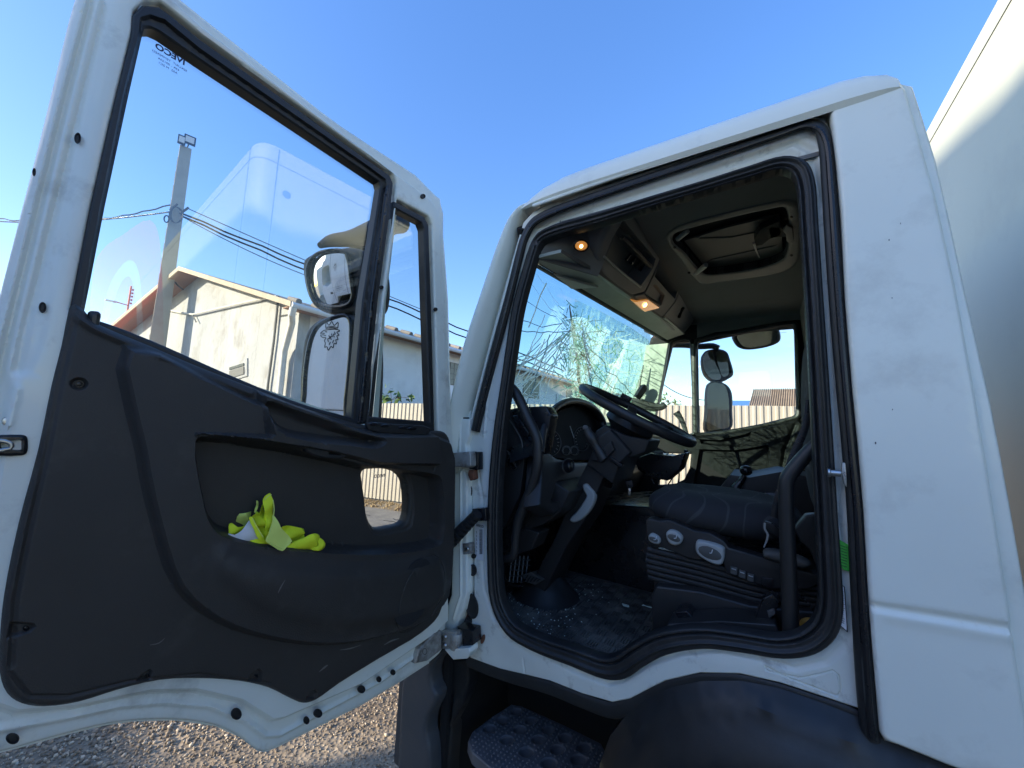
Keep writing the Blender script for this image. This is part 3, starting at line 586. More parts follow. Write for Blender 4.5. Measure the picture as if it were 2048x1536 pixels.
slab('hinge_bolt', -.02, .01, [(937, 940), (946, 940), (948, 958), (940, 962), (935, 950)], M['rust'], truck, bevel=.004)
hl = MB(); c_ = on(1, -.03, 908, 1278)
hl.lathe([(.001, -.028), (.022, -.028), (.024, -.022), (.024, .022), (.022, .028), (.001, .028)], c_+np.array([.012, 0, .0]), (0, 0, 1), 20, False)
hl.prism([on(1, -.05, *p) for p in ((878, 1262), (912, 1264), (914, 1298), (880, 1298))], (0, .022, 0)); hlo = hl.out('lower_hinge', M['hinge'], truck, bevel=.003)
for (x, y) in ((888, 1274), (888, 1291)): disc('hinge_screw', Pl((0, -.052, 0), (0, -1, 0)), x, y, 6, 6, M['steel'], hlo, dome=.006)
slab('hinge_foot', -.05, .0, [(888, 1299), (938, 1296), (940, 1306), (934, 1318), (906, 1320)], M['frame'], truck, bevel=.004)
slab('hinge_recess', -.03, .02, [(912, 1254), (945, 1262), (946, 1290), (938, 1296), (925, 1296), (924, 1262)], M['gloss'], truck, bevel=.003)
for (x, y, rx_, ry_, rr_) in ((946, 1140, 8, 12, 0), (948, 1112, 5, 5, 0), (944, 1212, 13, 26, -.15), (938, 982, 7, 14, 0), (966, 1278, 4, 10, .3)):
    disc('pillar_plug' if rx_ != 4 else 'rust_spot', JB.off(.003), x, y, rx_, ry_, M['rubber'] if rx_ != 4 else M['rust'], truck, dome=.003, rot=rr_, rim=0 if rx_ == 4 else .002)
slab('door_gap', .02, .05, [(886, 1085), (898, 1080), (905, 1100), (905, 1190), (890, 1240), (884, 1262), (882, 1200)], M['dark'], truck, bevel=0)
# check strap
strip('check_strap', SIDE.off(.035), [(893, 1098, 9), (905, 1078, 10), (915, 1066, 10), (925, 1055, 10), (935, 1046, 10), (945, 1036, 10), (955, 1028, 10)], M['rubber'], truck, sm=4, n=12)
for k in range(9):
    t = k/8; strip('strap_rib', SIDE.off(.036+.0*t), [(896+56*t, 1093-62*t, 11.4), (899+56*t, 1089.5-62*t, 11.4)], M['rubber'], truck, sm=2, n=12)
slab('strap_bracket', -.012, .02, [(944, 1018), (971, 1016), (972, 1042), (945, 1042)], M['gloss'], truck, bevel=.003)
slab('side_bracket', -.005, .02, [(925, 1087), (940, 1087), (941, 1108), (926, 1109)], M['hinge'], truck, bevel=.002)
disc('bracket_bolt', Pl((0, -.008, 0), (0, -1, 0)), 933, 1098, 5, 5, M['steel'], truck, dome=.004)
# striker
stk = on(1, -.0, 1668, 946)
b_ = MB(); b_.tube([stk+np.array([-.008, 0, 0]), stk+np.array([.012, 0, 0])], .008, 14); b_.lathe([(.011, 0), (.011, .004), (.009, .006)], stk+np.array([-.012, 0, 0]), (1, 0, 0), 14); b_.out('striker_pin', M['steel'], truck)
slab('striker_plate', -.012, .0, [(1684, 925), (1691, 926), (1693, 950), (1694, 975), (1688, 968), (1683, 945)], M['steel'], truck, bevel=.002)
# stickers
ST = JB.off(.0045)
gs = relief('green_sticker', ST, P_(ST, [(1676, 1078), (1696, 1089), (1699, 1143), (1688, 1140), (1677, 1128)]), M['green'], truck, res=.03, thick=.001, smooth_=False)
for k in range(8):
    y = 1090+k*5.6
    strip('printed_line', ST.off(.001), [(1679, y, .6), (1694, y+5, .6)], M['ink'], gs, sm=1, n=4)
ws = relief('data_sticker', ST, P_(ST, [(1674, 1163), (1689, 1174), (1695, 1264), (1675, 1246)]), M['label'], truck, res=.03, thick=.001, smooth_=False)
for a, b in (((1674, 1163), (1689, 1174)), ((1689, 1174), (1695, 1264)), ((1695, 1264), (1675, 1246))): strip('printed_border', ST.off(.0012), [(*a, .7), (*b, .7)], M['ink'], ws, sm=1, n=4)
for k in range(16):
    y = 1180+k*4.2; strip('printed_line', ST.off(.0012), [(1679+random.random()*2, y, .5), (1687+random.random()*3, y+4, .5)], M['ink'], ws, sm=1, n=4)
bc = relief('barcode_label', ST.off(.0), P_(ST, [(950, 1046), (968, 1046), (967, 1122), (951, 1118)]), M['label'], truck, res=.03, thick=.001, smooth_=False)
text('label_word', 'IVECO', ST.off(.001), 960, 1052, .012, M['ink'], bc, off=.0004, bold=.0003)
for k in range(26):
    y = 1060+k*1.9; strip('barcode_bar', ST.off(.0012), [(959, y, .35+.35*random.random()), (965, y, .45)], M['ink'], bc, sm=1, n=4)
for k in range(7): 
    y = 1062+k*7.5; strip('label_print', ST.off(.0012), [(953, y, .5), (953.5, y+5, .5)], M['ink'], bc, sm=1, n=4)
# sill trim under the opening, wheel arch, step, bumper corner
SILL = SIDE.off(-.035)
strip('sill_trim', SILL, [(935, 1322, 11), (1000, 1347, 12), (1100, 1376, 13), (1165, 1402, 14), (1225, 1421, 15), (1270, 1410, 15), (1330, 1378, 14), (1400, 1362, 13), (1480, 1363, 13), (1560, 1381, 13), (1640, 1408, 14), (1700, 1430, 16), (1748, 1458, 18)], M['rubber'], truck, flat=.25, n=12)
WA = SIDE.off(.0)
wao = [(1180, 1640), (1195, 1536), (1212, 1488), (1245, 1444), (1290, 1408), (1340, 1386), (1400, 1374), (1480, 1374), (1560, 1390), (1640, 1418), (1720, 1450), (1768, 1484), (1820, 1508), (1900, 1544), (2000, 1580), (2100, 1600), (2100, 2050), (1180, 2050)]
wp = P_(WA, wao)
rim_ = P_(WA, wao[1:16])
relief('wheel_arch', SIDE.off(-.03), wp, M['fender'], truck, res=.025, thick=.05, curve=lambda U: .10*np.sin(np.clip(dist(U, rim_, False)/.20, 0, 1)*math.pi/2)+.012*(1-sstep(np.abs(dist(U, rim_, False)-.035)/.02)))
BU = SIDE.off(.02)
bo = P_(BU, [(806, 1352), (830, 1330), (880, 1302), (903, 1300), (884, 1310), (868, 1328), (861, 1350), (863, 1372), (872, 1392), (868, 1412), (856, 1436), (852, 1466), (858, 1500), (860, 1560), (858, 1800), (790, 1800), (793, 1560), (798, 1440)], 3)
relief('bumper_corner', BU, bo, M['bumper'], truck, res=.016, thick=.05, curve=lambda U: -.05*(1-np.clip((U[:, 0]-(-1.30))/.09, 0, 1))**2, edge=.012)
MB().box((-1.26, 1.05, .62), (.14, 2.0, .62)).out('front_bumper', M['bumper'], truck, bevel=.03)
relief('step_pillar', SIDE.off(-.06), P_(SIDE.off(-.06), [(892, 1318), (935, 1318), (936, 1372), (928, 1400), (905, 1450), (898, 1536), (898, 1650), (880, 1650), (880, 1480), (893, 1400)]), M['fender'], truck, res=.02, thick=.05, edge=.01, feats=[('line', P_(SIDE.off(-.06), [(912, 1400), (905, 1450)]), .012, .02)])
wl = MB(); wl.box((-.62, .50, .60), (.95, .03, .72)); wl.box((-1.05, .27, .60), (.03, .46, .72)); wl.box((-.6, .27, .945), (.9, .44, .02)); wl.out('step_well', M['dark'], truck)
STP = Pl((0, 0, .55), (0, 0, 1))
so_ = P_(STP, [(936, 1482), (945, 1462), (985, 1432), (1022, 1408), (1045, 1412), (1130, 1450), (1202, 1486), (1215, 1510), (1190, 1560), (1120, 1640), (1060, 1600), (985, 1540), (945, 1505)])
hc = [(1034, 1423), (1006, 1440), (1062, 1441), (980, 1457), (1040, 1459), (1096, 1459), (1014, 1480), (1077, 1479), (1131, 1476), (1053, 1504), (1115, 1499), (1169, 1495), (1098, 1526), (1157, 1519), (1140, 1550), (1080, 1548)]
holes_ = [P_(STP, [(x+13*math.cos(a)*(.8+(y-1420)/250), y+8*math.sin(a)*(.8+(y-1420)/200)) for a in np.linspace(0, 2*math.pi, 13)[:-1]]) for x, y in hc]
stp = relief('entry_step', STP, so_, M['step'], truck, holes=holes_, res=.012, thick=.035, edge=.004)
tv = MB(); lo_, hi_ = so_.min(0), so_.max(0)
for gx in np.arange(lo_[0]+.01, hi_[0]-.01, .017):
    for gy in np.arange(lo_[1]+.01, hi_[1]-.01, .017):
        q = np.array([[gx, gy]])
        if sd(q, so_)[0] > .008 and all(dist(q, h_)[0] > .006 and not inside(q, h_)[0] for h_ in holes_): tv.box(STP.w(gx, gy, .002), (.007, .007, .004), taper=.5)
o_ = tv.out('step_teeth', M['step'], stp, fixn=False, smooth_=False); o_['kind'] = 'stuff'
# the rest of the cab shell (right side, front, back, underside)
sh = MB(); sh.box((-.32, 1.05, .965), (1.40, 2.02, .03)); sh.out('floor_pan', M['dark'], truck)
sh = MB(); sh.prism([(-1.06, 0.04, .9), (-1.10, .04, 1.72), (-1.0, .04, 1.80), (-1.0, .04, 1.74), (-1.03, .04, .9)], (0, 2.02, 0)); sh.out('front_panel', M['paint'], truck)
BKX = .37
sh = MB(); sh.prism([(.40, .05, .98), (.26, .05, 2.62), (.23, .05, 2.62), (.37, .05, .98)], (0, 2.0, 0)); sh.out('rear_wall', M['headliner'], truck)
sh = MB(); sh.box((-.3, 1.05, .80), (1.2, .95, .26)); sh.out('chassis', M['dark'], truck, fixn=False)
# cargo box
bx0, bx1, by0, by1, bz0, bz1 = .90, 7.6, -.29, 2.33, 1.02, 3.74
V = []; Fc = []; rc = .11; sec = []
for (cx, cy, a0) in ((bx0+rc, by0+rc, 180), (bx1-rc, by0+rc, 270), (bx1-rc, by1-rc, 0), (bx0+rc, by1-rc, 90)):
    for k in range(9):
        a = R(a0+k*90/8); sec.append((cx+rc*math.cos(a), cy+rc*math.sin(a)))
sec = np.array(sec); ctr = sec.mean(0); lv = [(bz0, 0), (bz1-.08, 0), (bz1-.045, .008), (bz1-.02, .025), (bz1-.005, .05), (bz1, .09)]
for z, ins in lv:
    for p in sec:
        d_ = np.sign(p-ctr)*ins; V.append((p[0]-d_[0], p[1]-d_[1], z))
ns = len(sec)
for i in range(len(lv)-1): Fc += [(i*ns+k, i*ns+(k+1) % ns, (i+1)*ns+(k+1) % ns, (i+1)*ns+k) for k in range(ns)]
Fc += [tuple(range(ns))[::-1], tuple((len(lv)-1)*ns+k for k in range(ns))]
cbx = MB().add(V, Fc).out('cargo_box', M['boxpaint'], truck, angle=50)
# roof-rail seam all round, corner joints
def seam(pts, r=.0035): return MB().tube(pts, r, 6).out('panel_seam', M['ink'], cbx)
seam([(p[0]+(p[0]-ctr[0])*0, p[1], bz1-.16) for p in np.vstack([sec*1.0, sec[:1]])], .0032)
seam([(bx0, by0+rc+.03, bz0), (bx0, by0+rc+.03, bz1-.16), (bx0, by0+rc+.03, bz1-.05)])
seam([(bx0+rc+.03, by0, bz0), (bx0+rc+.03, by0, bz1-.05)])
MB().lathe([(.001, .03), (.03, .028), (.045, .018), (.05, 0)], (bx0+.028, by0+.22, bz1-.36), (-1, 0, 0), 24, False).out('marker_lamp', M['glassprint'], cbx)
MB().box(((bx0+bx1)/2, 1.02, .93), (6.4, .9, .18)).out('box_subframe', M['dark'], truck)
# livery on the side of the box
LV = Pl((0, by0-.001, 0), (0, -1, 0))
def refl_box(x, y):
    p = GL.off(.004).hit(x, y); d_ = ray(x, y); d_ = d_-2*(d_@GL.n)*GL.n; q = p+d_*((by0-p[1])/d_[1]); return ((q-LV.P)@LV.u, (q-LV.P)@LV.v)
sw = relief('red_crescent', LV, smooth([refl_box(*p) for p in ((190, 530), (205, 500), (245, 470), (300, 440), (318, 470), (324, 540), (327, 640), (326, 700), (300, 690), (200, 660), (180, 600))], 4), M['red'], cbx, res=.2, thick=.001, smooth_=False)
relief('white_crescent', LV.off(.0015), smooth([refl_box(*p) for p in ((198, 660), (215, 585), (240, 536), (262, 520), (277, 540), (284, 600), (286, 690), (276, 690), (274, 620), (268, 570), (258, 552), (240, 570), (222, 620), (212, 665))], 3), M['liverywhite'], cbx, res=.2, thick=.001, smooth_=False)
# wheels
def wheel(x, y):
    t = MB(); w_ = .28; pr = [(.27, -.10), (.44, -.13), (.475, -.09), (.48, 0), (.475, .09), (.44, .13), (.27, .10)]
    t.lathe(pr, (x, y, .48), (0, 1, 0), 40, False); ty = t.out('wheel', M['rubber'], truck)
    MB().lathe([(.001, .03), (.09, .03), (.10, -.02), (.20, -.05), (.24, .04), (.275, .09), (.275, -.09)], (x, y, .48), (0, -1 if y < 1 else 1, 0), 32, False).out('rim', M['lightgrey'], ty)
for x in (.05, 4.9):
    for y in (.22, 1.88): wheel(x, y)

# ================================================================ INSIDE THE CAB
# ceiling with roof hatch
CE = Pl((0, 0, 2.60), (0, 0, -1))
def cev(pts): return np.array([((np.array([x, y, 2.6])-CE.P)@CE.u, (np.array([x, y, 2.6])-CE.P)@CE.v) for x, y in pts])
hatch = P_(CE, [(1331, 478), (1338, 462), (1362, 448), (1450, 424), (1540, 403), (1580, 397), (1596, 404), (1603, 430), (1602, 505), (1590, 530), (1560, 545), (1450, 562), (1405, 567), (1388, 556), (1360, 520)], 4)
hin = P_(CE, [(1345, 480), (1352, 466), (1375, 458), (1450, 438), (1540, 418), (1565, 414), (1574, 424), (1574, 500), (1562, 520), (1520, 535), (1430, 548), (1412, 548), (1398, 538), (1370, 505)], 4)
hcover = P_(CE.off(-.05), [(1368, 478), (1450, 452), (1560, 425), (1566, 505), (1540, 522), (1440, 543), (1418, 540)], 1)
ceil = relief('headliner', CE, cev([(-.62, .03), (.24, .03), (.24, 2.06), (-.62, 2.06)]), M['headliner'], truck, holes=[hin], res=.022, thick=.012, back=False,
    curve=lambda U: .10*(1-np.clip(np.minimum(U[:, 0]*0+9, np.minimum(np.abs((CE.P+U[:, :1]*CE.u+U[:, 1:]*CE.v)[:, 1]-.03), np.abs((CE.P+U[:, :1]*CE.u+U[:, 1:]*CE.v)[:, 1]-2.06)))/.16, 0, 1))**2)
hf = relief('roof_hatch', CE.off(.004), hatch, M['hatch'], truck, holes=[hin], res=.02, thick=.03, edge=.010)
relief('hatch_cover', CE.off(-.04), hcover*1.0, M['greyplastic'], hf, feats=[('line', P_(CE.off(-.04), [(1390, 468), (1398, 476), (1462, 474), (1556, 455)]), .004, .006), ('line', P_(CE.off(-.04), [(1385, 540), (1425, 518), (1545, 492)]), .004, .006)], res=.03, thick=.01)
hb = MB(); hp = [CE.w(a, b, -.0) for a, b in hin]; m_ = len(hp); hb.add(hp+[p+np.array([0, 0, .06]) for p in hp], [(i, (i+1) % m_, (i+1) % m_+m_, i+m_) for i in range(m_)]+[tuple(range(m_, 2*m_))]); hb.out('hatch_well', M['dark'], hf, fixn=False)
HC = CE.off(.0)
for pts in ([(1508, 478), (1520, 460), (1545, 448), (1560, 442), (1562, 470), (1540, 478), (1525, 490), (1512, 492)], [(1536, 455), (1590, 452), (1592, 472), (1540, 476)]):
    MB().prism([HC.hit(*p) for p in pts], (0, 0, .03)).out('hatch_latch', M['dark'], hf, bevel=.003)
MB().prism([CE.off(.012).hit(*p) for p in [(1566, 462), (1574, 452), (1585, 456), (1587, 480), (1582, 487), (1573, 484), (1572, 470)]], (0, 0, .012)).out('hatch_handle', M['hatch'], hf, bevel=.003)
strip('latch_rod', CE.off(.005), [(1508, 486, 2), (1512, 500, 1.5), (1519, 515, 1)], M['lightgrey'], hf, sm=2, n=6)
for p in ((1349, 494), (1378, 545), (1583, 433), (1583, 510)): disc('hatch_screw', CE.off(.015), *p, 3, 2, M['dark'], hf)
for (a, b) in (((1355, 478), (1375, 462)), ((1392, 546), (1412, 530))): strip('hatch_hinge', CE.off(.004), [(*a, 5), (*b, 5)], M['lightgrey'], hf, sm=1, n=8)
# overhead front console
A0, B0 = on(1, .05, 1108, 500), on(1, 1.98, 1400, 680)
CP = on(1, .30, 1200, 545); CQ = on(1, 1.95, 1368, 668); CRt = on(2, 2.60, 1262, 418)
nC = np.cross(CQ-CP, CRt-CP); nC /= np.linalg.norm(nC)
if nC[0] < 0: nC = -nC
CO = Pl(CP, nC)
co_ = [(1196, 500), (1206, 470), (1226, 437), (1246, 420), (1262, 417), (1300, 478), (1340, 530), (1380, 572), (1398, 604), (1388, 642), (1368, 668), (1320, 640), (1268, 604), (1226, 574), (1200, 545)]
cub1 = P_(CO, [(1247, 440), (1276, 476), (1312, 518), (1305, 538), (1280, 574), (1245, 546), (1209, 514), (1226, 474)])
cub2 = P_(CO, [(1322, 518), (1341, 540), (1361, 566), (1350, 598), (1330, 577), (1309, 553)])
cub1b = P_(CO, [(1240, 485), (1262, 508), (1290, 536), (1279, 562), (1250, 540), (1220, 512)])
lampr = P_(CO, [(1300, 576), (1312, 568), (1330, 590), (1322, 612), (1296, 596), (1290, 590)])
con = relief('overhead_console', CO, P_(CO, co_, 2), M['console'], truck, feats=[('in', cub1, -.09, .010), ('in', cub2, -.07, .010), ('in', lampr, -.02, .012), ('line', P_(CO, [(1322, 516), (1306, 552), (1290, 585), (1262, 592)]), -.010, .010), ('line', P_(CO, [(1364, 570), (1350, 604), (1326, 634)]), -.012, .010), ('line', P_(CO, [(1213, 512), (1246, 542), (1281, 570)]), .012, .008)], res=.02, thick=.16, edge=.02)
strip('cubby_divider', CO.off(-.01), [(1244, 474, 4), (1275, 505, 4), (1303, 535, 4)], M['greyplastic'], con, sm=1, n=6)
strip('cubby_trim', CO.off(.008), [(1208, 513, 2.5), (1240, 542, 2.5), (1281, 574, 2.5)], M['lightgrey'], con, sm=2, n=6)
for k in range(5): strip('stored_clutter', CO.off(-.05), [(1252+k*9, 520+k*7, 3+k % 2), (1262+k*9, 508+k*7, 3)], M['gloss'], con, sm=1, n=6)
strip('locker_handle', CO.off(.006), [(1366, 616, 3.5), (1363, 624, 2), (1358, 634, 3.5)], M['dark'], con, sm=1, n=8)
strip('locker_edge', CO.off(.006), [(1328, 634, 2.5), (1348, 650, 2.5), (1366, 665, 2.5)], M['lightgrey'], con, sm=2, n=6)
# lower face of the console: corner dome with lamp, map-light and visor strip
LQ = [on(1, .06, 1070, 505), on(1, .06, 1090, 462), on(1, .35, 1250, 415), on(1, .35, 1200, 548)]
def quad(name, pts, mt, par, th=.02, sub=10, bulge_=0.0, **kw):
    a, b, c, d = [np.array(p) for p in pts]; n = np.cross(b-a, d-a); n /= np.linalg.norm(n)
    if n@(CAM-a) < 0: n = -n
    V = []; 
    for i in range(sub+1):
        for j in range(sub+1):
            s_, t_ = i/sub, j/sub; V.append((a*(1-s_)+b*s_)*(1-t_)+(d*(1-s_)+c*s_)*t_+n*bulge_*4*s_*(1-s_)*min(1, 4*t_*(1-t_)+.3))
    Fc = [(i*(sub+1)+j, (i+1)*(sub+1)+j, (i+1)*(sub+1)+j+1, i*(sub+1)+j+1) for i in range(sub) for j in range(sub)]
    N = len(V); V += [p-n*th for p in V]; Fc += [tuple(k+N for k in f[::-1]) for f in Fc]
    per = [(i, i+1) for i in range(sub)]
    m = sub+1
    for i in range(sub):
        for (p, q) in ((i, i+1), ((i+1)*m+sub, i*m+sub), (i*m, (i+1)*m), (sub*m+i+1, sub*m+i)): Fc.append((p, q, q+N, p+N))
    return MB().add(V, Fc).out(name, mt, par, **kw)
v1 = on(1, .05, 1066, 519); v2 = on(1, .05, 1122, 505); v3 = on(1, 1.9, 1369, 668); v4 = on(1, 1.9, 1335, 680)
quad('visor_trim', (v1, v2, v3, v4), M['visor'], truck, th=.012, bulge_=-.004)
SV = Pl(v1+np.array([0, 0, -.004]), np.cross(v2-v1, v4-v1)*np.sign(np.cross(v2-v1, v4-v1)@(CAM-v1)), 0)
relief('sun_visor', SV.off(.006), P_(SV, [(1108, 548), (1120, 551), (1196, 573), (1180, 574), (1142, 576)]), M['rpillar'], truck, res=.03, thick=.006, edge=.003)
quad('console_underside', (v2, on(1, .30, 1198, 549), on(1, 1.95, 1369, 669), v3), M['greyplastic'], truck, th=.012)
quad('front_corner_liner', (on(1, .05, 1074, 517), on(1, .05, 1085, 455), on(1, .24, 1252, 412), on(1, .28, 1196, 552)), M['headliner'], truck, th=.01, bulge_=.02)
LP = Pl(on(1, .12, 1162, 491), (.55, -.35, -.75))
disc('lamp_bezel', LP.off(.012), 1162, 491, 16, 13, M['gloss'], truck, dome=.004, rim=.004)
disc('round_lamp', LP.off(.014), 1162, 491, 12.5, 9.5, M['amber'], truck, dome=.005)
MB().lathe([(.001, .008), (.006, .006), (.008, 0)], LP.off(.019).hit(1162, 492), LP.n, 12, False).out('lamp_bulb', M['bulb'], truck)
ml = MB().prism([CO.off(.012).hit(*p) for p in ((1268, 604), (1297, 600), (1320, 616), (1290, 624))], -nC*.03).out('map_lamp', M['amber'], truck, bevel=.003)
MB().lathe([(.001, .008), (.010, .006), (.014, 0)], CO.off(.016).hit(1290, 610), nC, 12, False).out('lamp_bulb', M['bulb'], truck)
slabp = [(1243, 592), (1300, 574), (1345, 600), (1330, 640), (1300, 628)]
# header over windscreen
MB().tube([on(1, .04, 1050, 455), on(1, .10, 1060, 518)+np.array([-.02, 0, .03]), on(1, 1.95, 1330, 678)+np.array([-.02, 0, .03]), (-.79, 2.06, 2.60)], .032, 10).out('windscreen_header', M['dark'], truck)

# right-hand side of the cab with its door window
RS = Pl((0, 1.98, 0), (0, -1, 0))
def rsv(pts): return np.array([((np.array([x, 1.98, z])-RS.P)@RS.u, (np.array([x, 1.98, z])-RS.P)@RS.v) for x, z in pts])
rw1 = P_(RS, [(1394, 684), (1480, 666), (1560, 651), (1582, 649), (1589, 656), (1591, 740), (1593, 826), (1586, 832), (1500, 853), (1397, 867)])
rw2 = P_(RS, [(1343, 690), (1350, 684), (1379, 683), (1383, 770), (1385, 868), (1340, 870), (1300, 866), (1311, 830), (1326, 760)])
rw3 = P_(RS, [(1338, 906), (1384, 908), (1381, 935), (1370, 958), (1350, 968), (1318, 970), (1320, 940)])
rout = rsv([(-1.04, .95), (.36, .95), (.24, 2.62), (-.62, 2.62), (-.74, 2.50), (-.93, 1.85), (-1.04, 1.72)])
rpan = P_(RS, [(1300, 872), (1397, 872), (1500, 858), (1596, 836), (1612, 850), (1625, 990), (1625, 1200), (1250, 1200), (1250, 872)])
rpocket = P_(RS, [(1400, 898), (1470, 900), (1535, 890), (1540, 900), (1528, 985), (1500, 1060), (1395, 1060), (1390, 960)])
rscoop = P_(RS, [(1400, 878), (1440, 880), (1492, 868), (1504, 862), (1500, 880), (1480, 892), (1440, 892), (1404, 888)])
right = relief('right_door_inside', RS, rout, M['rdoor'], truck, holes=[rw1, rw2, rw3], res=.03, thick=.06, feats=[('in', rpan, .04, .02), ('in', rpocket, -.03, .012), ('in', rscoop, -.03, .012), ('line', P_(RS, [(1590, 850), (1570, 900), (1555, 990)]), -.012, .02)], edge=.006)
strip('right_window_seal', RS.off(.004), [(1393, 682, 5), (1480, 664, 5), (1560, 648, 5), (1586, 646, 5), (1593, 656, 5), (1596, 740, 5), (1597, 828, 5), (1590, 836, 5), (1500, 857, 5), (1397, 870, 5), (1392, 860, 5), (1391, 780, 4)], M['rubber'], right, closed=True, sm=2, n=8)
strip('quarter_seal', RS.off(.004), [(1340, 688, 3), (1350, 682, 3), (1381, 680, 3), (1386, 770, 3), (1388, 868, 3), (1300, 870, 3), (1309, 830, 3), (1324, 760, 3)], M['rubber'], right, closed=True, sm=2, n=8)
strip('window_post', RS.off(.012), [(1388, 688, 4.5), (1389, 780, 4.5), (1391, 866, 4.5)], M['greyplastic'], right, sm=2, n=8)
relief('upper_trim', RS.off(.012), P_(RS, [(1394, 640), (1480, 622), (1600, 596), (1640, 590), (1640, 640), (1590, 640), (1480, 658), (1394, 676)]), M['headliner'], right, res=.03, thick=.02, edge=.006)
RG = RS.off(-.03)
rg = relief('right_window', RG, P_(RG, [(1390, 678), (1590, 640), (1600, 840), (1392, 875)]), M['glass2'], truck, res=.3, thick=.004, smooth_=False)
relief('right_quarter_window', RG, P_(RG, [(1330, 680), (1386, 676), (1390, 875), (1290, 875)]), M['glass2'], truck, res=.3, thick=.004, smooth_=False)
relief('right_lower_window', RG, P_(RG, [(1300, 900), (1390, 902), (1390, 975), (1300, 975)]), M['glass2'], truck, res=.3, thick=.004, smooth_=False)
text('glass_marking', 'IVECO', RG.off(.006), 1566, 658, .018, M['glassprint'], rg, mirror=True, off=0)
text('glass_marking_line', '43R-001234', RG.off(.006), 1566, 665, .008, M['glassprint'], rg, mirror=True, off=0)
strip('coat_rail', RS.off(.05), [(1440, 630, 2.5), (1460, 626, 4), (1520, 617, 4), (1545, 612, 2.5)], M['greyplastic'], truck, sm=2, n=8)
disc('trim_screw', RS.off(.045), 1597, 866, 5, 4, M['gloss'], right, rim=.002)
# lit right front pillar with crack shadows falling on it by themselves
RP = [on(1, 1.9, *p) for p in ((1292, 690), (1337, 686), (1326, 750), (1311, 830), (1302, 862), (1258, 862), (1268, 800), (1284, 740))]
MB().prism(RP, (0, .07, 0)).out('right_front_pillar', M['rpillar'], truck, bevel=.008)
strip('torn_trim', Pl((-.8, 1.86, 1.9), (.2, -1, 0)), [(1262, 800, 5), (1280, 806, 8), (1300, 812, 8), (1322, 814, 7), (1331, 808, 6)], M['greyplastic'], truck, sm=3, n=8)
strip('torn_trim', Pl((-.8, 1.82, 1.9), (.2, -1, 0)), [(1273, 796, 7), (1281, 784, 8), (1288, 774, 7), (1291, 770, 3)], M['gloss'], truck, sm=3, n=7)
strip('dangling_wire', Pl((-.8, 1.84, 1.9), (.2, -1, 0)), [(1278, 782, 3), (1280, 762, 2), (1284, 745, 1.2), (1287, 730, 1)], M['gloss'], truck, sm=3, n=5)
strip('bent_bracket', Pl((-.5, 1.6, 1.7), (.2, -1, 0)), [(1352, 824, 7), (1362, 838, 5), (1369, 855, 4.5), (1374, 872, 4), (1378, 885, 3)], M['greyplastic'], truck, sm=4, n=8, flat=.3)
# right-side exterior mirrors
def rhousing(nm, y, pts, gl1, dep=.10, mt='cmirror', tilt=(0, 0)):
    pl = Pl((0, y, 2.2), (.25, -1, tilt[0])); h = relief(nm, pl.off(-.004), P_(pl, pts, 4), M['housing'], truck, res=.03, thick=dep, edge=.02)
    for g in gl1: relief('mirror_glass', Pl((0, y, 2.2), (.25, -1, tilt[0])).off(.003), P_(pl, g, 4), M[mt], h, res=.3, thick=.003, smooth_=False)
    return h
strip('right_mirror_arm', Pl((0, 2.25, 2.4), (0, -1, 0)), [(1335, 690, 6), (1370, 690, 6), (1400, 693, 6), (1425, 692, 6), (1438, 696, 5)], M['housing'], truck, n=10, sm=3)
rhousing('right_upper_mirror', 2.32, [(1405, 712), (1412, 701), (1440, 697), (1455, 703), (1462, 720), (1468, 748), (1460, 756), (1440, 763), (1422, 759), (1409, 745)], [[(1406, 714), (1413, 704), (1424, 703), (1430, 725), (1442, 755), (1438, 760), (1422, 757), (1410, 742)], [(1432, 704), (1450, 706), (1455, 722), (1456, 750), (1446, 753), (1438, 735)]], conv if False else .08)
rhousing('right_lower_mirror', 2.30, [(1415, 775), (1420, 764), (1440, 763), (1456, 770), (1465, 785), (1466, 820), (1463, 858), (1414, 866), (1413, 820)], [[(1416, 776), (1421, 767), (1436, 766), (1448, 770), (1456, 790), (1458, 830), (1456, 856), (1416, 862), (1415, 820)]])
strip('mirror_link', Pl((0, 2.31, 2.4), (0, -1, 0)), [(1432, 755, 10), (1434, 768, 10)], M['fender'], truck, sm=1, n=8)
rhousing('kerb_mirror', 2.26, [(1468, 672), (1478, 660), (1520, 650), (1552, 650), (1562, 664), (1562, 682), (1545, 692), (1500, 700), (1482, 697), (1472, 686)], [[(1474, 674), (1483, 664), (1520, 656), (1548, 656), (1556, 668), (1555, 680), (1540, 688), (1502, 695), (1486, 692)]], .06, tilt=(-.30, 0))

# windscreen and its damage
q1, q2, q3 = on(1, .12, 1065, 545), on(1, .12, 1005, 810), on(1, 1.9, 1293, 690)
nW = np.cross(q2-q1, q3-q1); nW /= np.linalg.norm(nW); nW = nW*np.sign(nW@(CAM-q1))
WS = Pl(q1, nW)
wout = P_(WS, [(1048, 500), (1066, 522), (1200, 600), (1300, 668), (1306, 690), (1286, 800), (1268, 850), (1180, 870), (1000, 850), (985, 850), (1020, 660)])
cpt = P_(WS, [(1150, 690)])[0]
def wdef(U):
    d_ = np.linalg.norm(U-cpt, axis=1); return -.012*np.exp(-(d_/.22)**2)
ws_ = relief('windscreen', WS, wout, M['wglass'], truck, res=.05, thick=.005, curve=wdef, smooth_=True, angle=80)
def wpt(u, v): return WS.w(u, v, .003-.012*math.exp(-(((u-cpt[0])**2+(v-cpt[1])**2)/.0484)))
ucr = MB(); dcr = MB(); gcr = MB()
